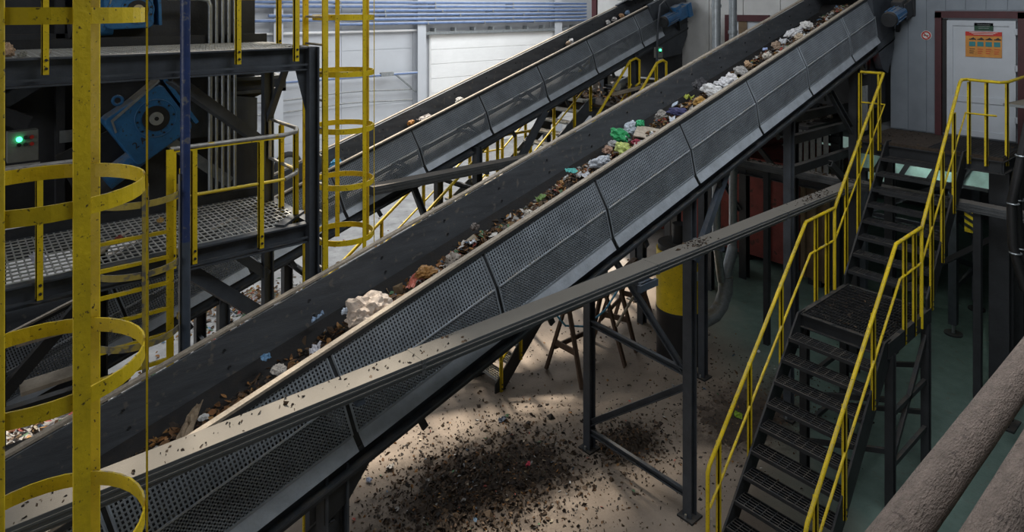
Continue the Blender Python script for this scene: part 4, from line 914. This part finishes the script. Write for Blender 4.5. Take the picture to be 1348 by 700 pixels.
def on_belt(px, py, h):                            # place on the belt waste seen in this direction
    u = (px-674)/880; v = (py-10)/880; d = V((CA+SA*u, SA-CA*u, -v))
    # plane z = 3.08 + .28 X - .42 + h
    t_ = (2.66+h-6.4)/(d.z-.28*d.x); return V((0, 0, 6.4))+d*t_
ITEMS = [ # px, py, kind, size, colour, name, label, category
 (486, 414, 'bag', (.27, .15, .13), (.60, .50, .42), 'plastic_bag', 'big crumpled off-white plastic bag on the lower part of the near belt', 'bag'),
 (512, 404, 'sheet', (.08, .06, .05), (.5, .2, .1), 'wrapper', 'orange torn wrapper beside the big off-white bag', 'wrapper'),
 (455, 408, 'bag', (.035, .03, .03), (.55, .62, .72), 'paper_ball', 'small pale blue paper ball left of the big off-white bag', 'paper'),
 (418, 415, 'sheet', (.05, .035, .03), (.25, .35, .5), 'wrapper', 'small blue wrapper on the belt below the big bag', 'wrapper'),
 (366, 486, 'bag', (.06, .045, .035), (.42, .39, .36), 'plastic_bag', 'small grey plastic bag at the dark lower belt', 'bag'),
 (350, 468, 'sheet', (.035, .03, .03), (.14, .28, .45), 'wrapper', 'tiny blue wrapper above the small grey bag', 'wrapper'),
 (250, 552, 'sheet', (.16, .05, .03), (.24, .18, .12), 'cardboard_scrap', 'torn brown cardboard near the dusty duct end', 'cardboard'),
 (268, 548, 'bag', (.035, .03, .025), (.6, .6, .6), 'foil_scrap', 'crumpled silver foil on the lowest visible belt', 'foil'),
 (415, 456, 'sheet', (.05, .04, .03), (.55, .55, .6), 'wrapper', 'white and blue wrapper low on the near belt', 'wrapper'),
 (546, 366, 'sheet', (.10, .04, .03), (.45, .12, .08), 'wrapper', 'red and white wrapper above the big off-white bag', 'wrapper'),
 (560, 358, 'bag', (.09, .06, .05), (.30, .15, .04), 'leaf_clump', 'orange-brown clump of wet leaves in the middle of the near belt', 'leaves'),
 (596, 340, 'bag', (.09, .06, .045), (.23, .20, .17), 'plastic_bag', 'grey-brown plastic bag half covered by leaves', 'bag'),
 (622, 316, 'sheet', (.035, .03, .03), (.6, .62, .66), 'paper_scrap', 'small white paper scrap on the black belt', 'paper'),
 (625, 298, 'bag', (.05, .04, .04), (.12, .10, .09), 'fabric_scrap', 'dark rag on the black belt by the skirt wall', 'rag'),
 (697, 281, 'bag', (.05, .04, .045), (.5, .46, .4), 'paper_ball', 'pale beige paper ball at the belt edge', 'paper'),
 (712, 258, 'sheet', (.05, .05, .04), (.16, .26, .08), 'leaf_clump', 'green leafy scrap on the near belt', 'leaves'),
 (752, 222, 'sheet', (.05, .04, .03), (.10, .45, .42), 'wrapper', 'small turquoise wrapper on the near belt', 'wrapper'),
 (790, 213, 'bag', (.11, .07, .05), (.42, .45, .50), 'plastic_bag', 'translucent grey plastic bag below the green bag', 'bag'),
 (770, 228, 'sheet', (.05, .04, .04), (.55, .56, .6), 'wrapper', 'small pale wrapper left of the translucent grey bag', 'wrapper'),
 (815, 178, 'bag', (.10, .07, .07), (.02, .30, .10), 'plastic_bag', 'bright green plastic bag in the middle of the near belt', 'bag'),
 (842, 163, 'bag', (.07, .05, .05), (.03, .34, .14), 'plastic_bag', 'smaller green bag behind the beige cardboard', 'bag'),
 (829, 168, 'bag', (.08, .06, .06), (.40, .44, .50), 'plastic_bag', 'silver-grey plastic bag between the two green bags', 'bag'),
 (824, 178, 'sheet', (.035, .03, .04), (.65, .68, .72), 'paper_scrap', 'small white paper in front of the silver-grey bag', 'paper'),
 (851, 172, 'board', (.16, .11, .04), (.42, .36, .29), 'cardboard_sheet', 'large dirty beige cardboard sheet standing on the near belt', 'cardboard'),
 (849, 186, 'sheet', (.10, .05, .04), (.48, .43, .37), 'cardboard_sheet', 'small beige cardboard piece at the belt edge', 'cardboard'),
 (820, 196, 'bag', (.10, .06, .06), (.45, .52, .16), 'plastic_bag', 'yellow-green plastic bag in front of the silver-grey bag', 'bag'),
 (837, 186, 'bag', (.045, .035, .035), (.30, .03, .06), 'plastic_bag', 'dark red crumpled bag beside the yellow-green bag', 'bag'),
 (858, 175, 'bag', (.035, .03, .03), (.65, .65, .68), 'paper_ball', 'small white paper ball at the cardboard corner', 'paper'),
 (800, 196, 'bag', (.045, .04, .04), (.35, .22, .16), 'food_scrap', 'brownish pink scrap left of the yellow-green bag', 'food'),
 (806, 188, 'bag', (.05, .04, .04), (.33, .33, .34), 'plastic_bag', 'small grey bag under the bright green bag', 'bag'),
 (870, 150, 'bag', (.06, .05, .045), (.28, .26, .24), 'plastic_bag', 'grey-brown bag above the cardboard sheet', 'bag'),
 (888, 134, 'board', (.05, .035, .02), (.42, .50, .60), 'milk_carton', 'pale blue and white carton on the near belt', 'carton'),
 (893, 146, 'bag', (.11, .05, .045), (.05, .05, .14), 'plastic_bag', 'dark purple plastic bag below the pale blue carton', 'bag'),
 (885, 154, 'sheet', (.03, .03, .04), (.65, .68, .75), 'paper_scrap', 'white paper scrap beside the dark purple bag', 'paper'),
 (907, 125, 'sheet', (.05, .04, .04), (.30, .34, .04), 'leaf_clump', 'yellow-green leaf scrap above the dark purple bag', 'leaves'),
 (922, 133, 'bag', (.08, .05, .05), (.42, .24, .06), 'food_scrap', 'orange-brown heap of food waste at the belt edge', 'food'),
 (922, 110, 'bag', (.10, .07, .05), (.03, .03, .035), 'plastic_bag', 'black plastic bag against the skirt wall', 'bag'),
 (938, 119, 'bag', (.12, .08, .08), (.62, .62, .62), 'plastic_bag', 'white plastic bag, lower of the white heap', 'bag'),
 (953, 111, 'bag', (.13, .09, .08), (.58, .58, .60), 'plastic_bag', 'largest white plastic bag of the white heap', 'bag'),
 (962, 104, 'bag', (.09, .07, .07), (.64, .62, .62), 'plastic_bag', 'white plastic bag at the top of the white heap', 'bag'),
 (965, 100, 'sheet', (.05, .04, .04), (.50, .40, .02), 'wrapper', 'yellow wrapper above the white heap of bags', 'wrapper'),
 (975, 92, 'bag', (.08, .06, .05), (.35, .34, .33), 'plastic_bag', 'grey plastic bag next to the yellow wrapper', 'bag'),
 (985, 84, 'bag', (.05, .04, .05), (.45, .30, .18), 'food_scrap', 'tan scrap near the upper belt edge', 'food'),
 (1007, 62, 'board', (.045, .03, .05), (.30, .38, .62), 'milk_carton', 'blue and white carton standing on the upper belt', 'carton'),
 (1010, 72, 'bag', (.06, .05, .05), (.5, .46, .4), 'paper_ball', 'pale paper heap below the blue carton', 'paper'),
 (1022, 58, 'bag', (.06, .05, .05), (.28, .20, .14), 'food_scrap', 'brown scrap right of the blue carton', 'food'),
 (1045, 42, 'bag', (.13, .08, .06), (.55, .55, .56), 'plastic_bag', 'long white plastic bag near the conveyor head', 'bag'),
 (1062, 32, 'bag', (.08, .06, .06), (.60, .58, .56), 'plastic_bag', 'white bag under the head cover of the near conveyor', 'bag'),
 (1052, 47, 'bag', (.06, .05, .05), (.45, .36, .26), 'paper_ball', 'tan paper at the belt edge near the conveyor head', 'paper'),
 (1032, 52, 'sheet', (.05, .05, .05), (.55, .56, .58), 'paper_scrap', 'white paper between carton and long white bag', 'paper'),
]
for i, (px, py, k, s, c, n, l, cat) in enumerate(ITEMS):
    p = on_belt(px, py, .0); X = p.x
    h = .15+.13*min(1, max(0, (X-2.2)/4.2)); p = on_belt(px, py+3, h)
    p.y = max(5.02+s[1]*.6, min(5.85, p.y))
    big = 1.1 if X < 6 else 1.25
    single(n, crumple(k, p+V((0, 0, s[2]*.3)), tuple(q*big for q in s), c, i+1), pm(c), l, cat, org=p)
# loose dry leaves, one by one, on the lower belt
leafme = {}
def leaf_mesh(i):
    if i not in leafme:
        mb = MB(); mb.cols = None; r = random.Random(i); tmp = MB(); tmp.cols = []
        add_leaf(tmp, (0, 0, 0), 1, r, (0, 0, 0)); mb.v, mb.f = tmp.v, tmp.f; me = mb.mesh('leaf'); me.materials.append(MATS[pm([(.30, .14, .04), (.24, .10, .03), (.36, .20, .07), (.15, .075, .03)][i % 4])]); leafme[i] = me
    return leafme[i]
for k in range(150):
    X = rnd.uniform(.6, 6.0); y = min(.85, .3+abs(rnd.gauss(.2, .2))); p = belt_pt(X, y, max(.01, heap_h(X, y))+.02)
    o = bpy.data.objects.new('dry_leaf', leaf_mesh(k % 12)); COL.objects.link(o); o.location = p; s = rnd.uniform(.025, .055); o.scale = (s, s, s); o.rotation_euler = (rnd.uniform(-.4, .4), rnd.uniform(-.5, .2), rnd.uniform(0, 6.3))
    o['label'] = 'dry brown leaf among the waste on the lower near belt'; o['category'] = 'leaf'; o['group'] = 'dry leaves on the near belt'
# rear belt
def rbelt_pt(X, y, h): p = PR(X, .43, 9.46+y*.74); return V((p.x, p.y, p.z+h))
def rheap(X, y): return (.16+.10*max(0, noise.noise(V((X*.9, 2, 2)))))*max(0, 1-y/.9)**.5*(.8+.5*noise.noise(V((X*2, y*3, 8))))
waste_layer('waste_layer', 'dark fine waste lying along the rear conveyor belt', rbelt_pt, rheap, -2.5, 12.4, 'belt_dirt')
pts = [rbelt_pt(X, y, max(0, rheap(X, y))+.01) for X, y in ((rnd.uniform(1, 12.4), min(.95, abs(rnd.gauss(.25, .25)))) for _ in range(1500))]
bulk('mixed_litter', 'small scraps of paper and leaves on the rear conveyor belt', 'waste', pts, (.02, .055), JUNK+LEAFC*2+EARTH, rnd, .6)
RIT = [(443, 220, 'bag', (.09, .07, .08), (.05, .28, .50), 'plastic_bag', 'bright blue crumpled bag low on the rear belt', 'bag'),
 (556, 157, 'sheet', (.13, .08, .06), (.5, .45, .42), 'cardboard_sheet', 'pale pink-grey sheet on the rear belt', 'cardboard'), (541, 166, 'bag', (.06, .05, .05), (.45, .2, .04), 'food_scrap', 'orange scrap beside the pale sheet on the rear belt', 'food'),
 (605, 136, 'bag', (.10, .06, .06), (.5, .48, .45), 'paper_ball', 'pale paper bag halfway up the rear belt', 'paper'), (752, 58, 'bag', (.07, .05, .06), (.45, .46, .48), 'plastic_bag', 'small white bag high on the rear belt', 'bag'),
 (746, 60, 'bag', (.06, .05, .05), (.30, .22, .15), 'food_scrap', 'brown scrap beside the small white bag on the rear belt', 'food'),
 (806, 29, 'bag', (.08, .06, .06), (.45, .42, .4), 'plastic_bag', 'pale bag near the head of the rear belt', 'bag'), (815, 24, 'bag', (.07, .06, .06), (.35, .2, .1), 'food_scrap', 'rusty brown scrap near the head of the rear belt', 'food'), (820, 20, 'bag', (.06, .05, .06), (.2, .3, .45), 'wrapper', 'blue wrapper at the head of the rear belt', 'wrapper'),
 (800, 33, 'bag', (.06, .05, .06), (.55, .54, .52), 'paper_ball', 'white paper ball below the head of the rear belt', 'paper')]
for i, (px, py, k, s, c, n, l, cat) in enumerate(RIT):
    u = (px-674)/880; v = (py-10)/880; d = V((CA+SA*u, SA-CA*u, -v)); t_ = (2.52-.42+.17-6.4)/(d.z-.3235*d.x); p = V((0, 0, 6.4))+d*t_; p.y = max(9.55, min(10.1, p.y))
    single(n, crumple(k, p+V((0, 0, .05)), s, c, i+70), pm(c), l, cat, org=p)
# floor : soil heap, scattered crumbs
def hh(x, y):
    d = math.hypot((x-5.5)/1.5, (y-7.0)/1.05); d2 = math.hypot((x-7.7)/.6, (y-6.35)/.45); d3 = math.hypot((x-9.7)/1.3, (y-5.6)/.8)
    k = lambda q: max(0, 1-q*q)
    wob = .45*noise.noise(V((x*1.6, y*1.6, 5)))+.35*noise.noise(V((x*4.5, y*4.5, 6)))+.2*noise.noise(V((x*11, y*11, 7))); d += wob; d2 += wob; d3 += wob
    d *= 1.5; d2 *= 1.5; d3 *= 1.5
    return .07*k(d)*(1+.6*noise.noise(V((x*3, y*3, 0))))+.07*k(d2)*(1+noise.noise(V((x*5, y*5, 2))))+.05*k(d3)*(1+noise.noise(V((x*4, y*4, 3))))+.03*noise.noise(V((x*7, y*7, 1)))*min(1, k(d)+k(d2)+k(d3))-.012
def mound(name, label, x0, x1, y0, y1):
    mb = MB(); mb.smooth = True; nx, ny = int((x1-x0)/.045), int((y1-y0)/.045)
    for i in range(nx+1):
        for j in range(ny+1): x = x0+(x1-x0)*i/nx; y = y0+(y1-y0)*j/ny; mb.v.append((x, y, hh(x, y)+.012*noise.noise(V((x*20, y*20, 3)))*(hh(x, y) > 0)))
    for i in range(nx):
        for j in range(ny): a = i*(ny+1)+j; mb.f.append((a, a+ny+1, a+ny+2, a+1))
    return single(name, mb, 'dirt', label, 'soil', org=(x0, y0, 0), kind='stuff')
mound('soil_heap', 'dark soil heap spilled on the floor below the near conveyor', 3.9, 7.05, 5.9, 8.1)
mound('soil_patch', 'small dark soil patch at the trestle foot', 7.1, 8.35, 5.8, 6.9)
mound('soil_patch', 'dark soil patch on the floor left of the stairs', 8.4, 11.0, 4.8, 6.4)
pts = []
for _ in range(6500):
    q = rnd.random()
    if q < .5: x, y = rnd.gauss(5.5, 1.0), rnd.gauss(7.1, .75)
    elif q < .75: x, y = rnd.uniform(3.5, 11.5), rnd.uniform(4.8, 9.5)
    elif q < .88: x, y = rnd.gauss(9.5, 1.0), rnd.gauss(5.6, .6)
    else: x, y = rnd.gauss(7.7, .4), rnd.gauss(6.35, .35)
    pts.append((x, y, max(0, hh(x, y))+.006))
bulk('soil_crumbs', 'brown soil crumbs and clods strewn over the floor', 'soil', pts, (.008, .03), EARTH*3+[(.10, .06, .035)]+LEAFC[:3], rnd, .3)
pts = [(rnd.gauss(5.5, .75), rnd.gauss(7.0, .5)) for _ in range(1300)]+[(rnd.gauss(7.7, .3), rnd.gauss(6.35, .25)) for _ in range(150)]
bulk('soil_clods', 'larger dark clods of earth making up the floor heap', 'soil', [(x, y, max(0, hh(x, y))+.012) for x, y in pts], (.016, .05), EARTH*2+[(.11, .07, .045), (.14, .09, .055)], rnd, .25)
pts = [(rnd.gauss(5.5, .9), rnd.gauss(7.0, .6)) for _ in range(260)]; pts += [(rnd.uniform(4, 12), rnd.uniform(4.5, 10)) for _ in range(160)]
bulk('litter_scraps', 'small pale litter scraps strewn over the floor', 'litter', [(x, y, max(0, hh(x, y))+.012) for x, y in pts], (.012, .035), JUNK+LEAFC, rnd, .6)
pts = []
for (cx_, cy_, sx, sy, n) in ((5.0, 14.7, .7, .5, 700), (1.2, 12.8, .9, .6, 900), (4.6, 13.6, .8, .5, 150), (9, 14, 3, 3, 250)):
    for _ in range(n): x, y = rnd.gauss(cx_, sx), rnd.gauss(cy_, sy); pts.append((x, y, max(.01, .18*math.exp(-((x-cx_)/sx)**2-((y-cy_)/sy)**2) if n > 500 else .01)*rnd.uniform(.4, 1)))
bulk('waste_pile', 'spilled leaves and litter on the pale floor under the gantry', 'waste', pts, (.03, .075), LEAFC*2+JUNK+[(.5, .48, .46)]*2, rnd, .6)
# notable floor scraps
for i, (x, y, k, s, c, n, l, cat) in enumerate((
  (6.62, 7.96, 'sheet', (.06, .04, .04), (.12, .15, .20), 'wrapper', 'dark blue-grey wrapper lying alone on the lit floor', 'wrapper'),
  (4.75, 8.15, 'sheet', (.05, .05, .04), (.5, .48, .45), 'plastic_cup', 'pale translucent cup on the floor left of the soil heap', 'cup'),
  (4.4, 8.1, 'sheet', (.04, .03, .04), (.45, .5, .62), 'wrapper', 'small bluish wrapper left of the pale cup', 'wrapper'),
  (6.2, 6.9, 'sheet', (.04, .03, .03), (.55, .06, .10), 'wrapper', 'small red scrap on the soil heap', 'wrapper'),
  (7.45, 5.9, 'sheet', (.035, .03, .04), (.6, .6, .65), 'paper_scrap', 'white scrap on the floor tie of the trestle', 'paper'),
  (9.43, 5.6, 'sheet', (.06, .045, .03), (.20, .32, .02), 'green_leaf', 'bright green leaf on the floor left of the stairs', 'leaf'))):
    single(n, crumple(k, (x, y, max(0, hh(x, y))+.035), s, c, i+120), pm(c), l, cat, org=(x, y, max(0, hh(x, y))))
# crumbs on the ducts, grating litter
pts = [(rnd.gauss(6.75, .12), rnd.uniform(4.46, 4.65), 3.635) for _ in range(90)]+[(rnd.gauss(9.75, .25), rnd.uniform(4.46, 4.65), 3.635) for _ in range(110)]+[(rnd.uniform(0, 3.4), rnd.uniform(4.46, 4.65), 3.633) for _ in range(130)]
bulk('duct_crumbs', 'dark dirt crumbs lying on the long dusty duct', 'soil', pts, (.006, .022), EARTH, rnd, .2)
pts = [(rnd.uniform(11.87, 12.05), rnd.uniform(4.7, 7.1), 3.44) for _ in range(160)]
bulk('duct_crumbs', 'dark dirt crumbs lying on the cross duct by the stairs', 'soil', pts, (.01, .03), EARTH, rnd, .2)
pts = [(rnd.uniform(11, 13.2), rnd.uniform(8.7, 11.2), 4.33+abs(rnd.gauss(0, .12))) for _ in range(900)]
bulk('debris_heap', 'brown debris and litter heaped on the rear platform', 'waste', pts, (.03, .09), EARTH+LEAFC+[(.3, .25, .2)]*3, rnd, .5)
pts = [(rnd.uniform(12.7, 14.4), rnd.uniform(6.1, 8.5), 4.13+abs(rnd.gauss(0, .12))) for _ in range(700)]
bulk('debris_heap', 'dark debris heaped on the shelf below the near conveyor head', 'waste', pts, (.03, .09), EARTH*2+[(.12, .1, .08)], rnd, .4)
pts = [(rnd.uniform(12.1, 13.4), rnd.uniform(2.9, 4.8), 4.165) for _ in range(160)]+[(rnd.uniform(9.1, 10.4), rnd.uniform(3.35, 4.35), 2.21) for _ in range(200)]
bulk('soil_crumbs', 'dirt crumbs on the stair landing and stair platform', 'soil', pts, (.006, .02), EARTH, rnd, .3)
GR = [(.28, 7.55, 'sheet', (.10, .05, .03), (.30, .25, .06), 'cloth_scrap', 'dirty yellow rag on the lower gantry grating', 'rag'), (.12, 7.2, 'bag', (.06, .05, .05), (.20, .22, .18), 'crushed_cup', 'crushed grey cup on the lower gantry grating', 'cup'),
      (.22, 7.02, 'bag', (.045, .045, .05), (.10, .16, .11), 'bottle_end', 'dark green bottle end on the lower gantry grating', 'bottle'), (.66, 7.2, 'sheet', (.07, .05, .05), (.45, .45, .52), 'wrapper', 'white and blue wrapper on the lower gantry grating', 'wrapper'),
      (1.3, 7.25, 'bag', (.035, .035, .04), (.22, .04, .03), 'red_lid', 'dark red lid on the grating behind the middle ladder', 'lid'), (1.35, 7.45, 'board', (.10, .015, .01), (.42, .38, .32), 'wood_chip', 'pale wood chip behind the middle ladder', 'wood'),
      (1.75, 7.65, 'bag', (.04, .03, .03), (.40, .25, .07), 'peel_scrap', 'small orange peel on the lower gantry grating', 'food'), (1.1, 7.05, 'board', (.16, .035, .01), (.30, .26, .2), 'wood_strip', 'flat wooden strip on the lower gantry grating', 'wood')]
for i, (x, y, k, s, c, n, l, cat) in enumerate(GR): single(n, crumple(k, (x, y, 4.17+s[2]*.6), s, c, i+150), pm(c), l, cat, org=(x, y, 4.166))
for i, (x, y, s, c, n, l, cat) in enumerate(((.42, 6.78, (.05, .05, .07), (.42, .28, .18), 'paper_cup', 'crumpled brown paper cup on the upper gantry beam', 'cup'), (.52, 6.76, (.03, .03, .025), (.3, .3, .26), 'stone', 'small grey stone on the upper gantry beam', 'stone'), (.68, 6.78, (.045, .04, .025), (.36, .32, .26), 'bread_crust', 'pale crust lying on the upper gantry beam', 'food'))):
    single(n, crumple('bag', (x, y, 6.0+s[2]*.6), s, c, i+170), pm(c), l, cat, org=(x, y, 5.995))
# timber and beams under the gantry
uf2 = thing('lower_frame', 'dark steel frame with wooden shelves under the gantry', 'frame', (.6, 8.4, 0))
for x in (-.6, .45, 1.35): obj('post', MB().ibeam((x, 8.6, 0), (x, 8.6, 3.9), .14, .14, .016, up=(1, 0, 0)), 'steel_black', uf2)
for z in (1.85, 2.25, 3.4): obj('cross_beam', MB().channel((-2, 8.5, z), (1.6, 8.5, z+.0), .1, .16, .016), 'steel_black', uf2)
obj('diagonal', MB().channel((.3, 8.45, 2.3), (1.5, 8.45, 3.6), .08, .12, .016), 'steel_black', uf2)
for (z, x) in ((2.55, .62), (3.05, .58)): obj('shelf_plank', MB().bar((x, 8.35, z), (x+.62, 8.35, z+.02), .25, .04), 'wood_pale', uf2)
obj('hopper_plate', MB().prism([(-.4, 2.4), (.4, 3.0), (.5, 2.9), (-.2, 2.2)], 'y', 8.3, 8.34), 'wood_pale', uf2)
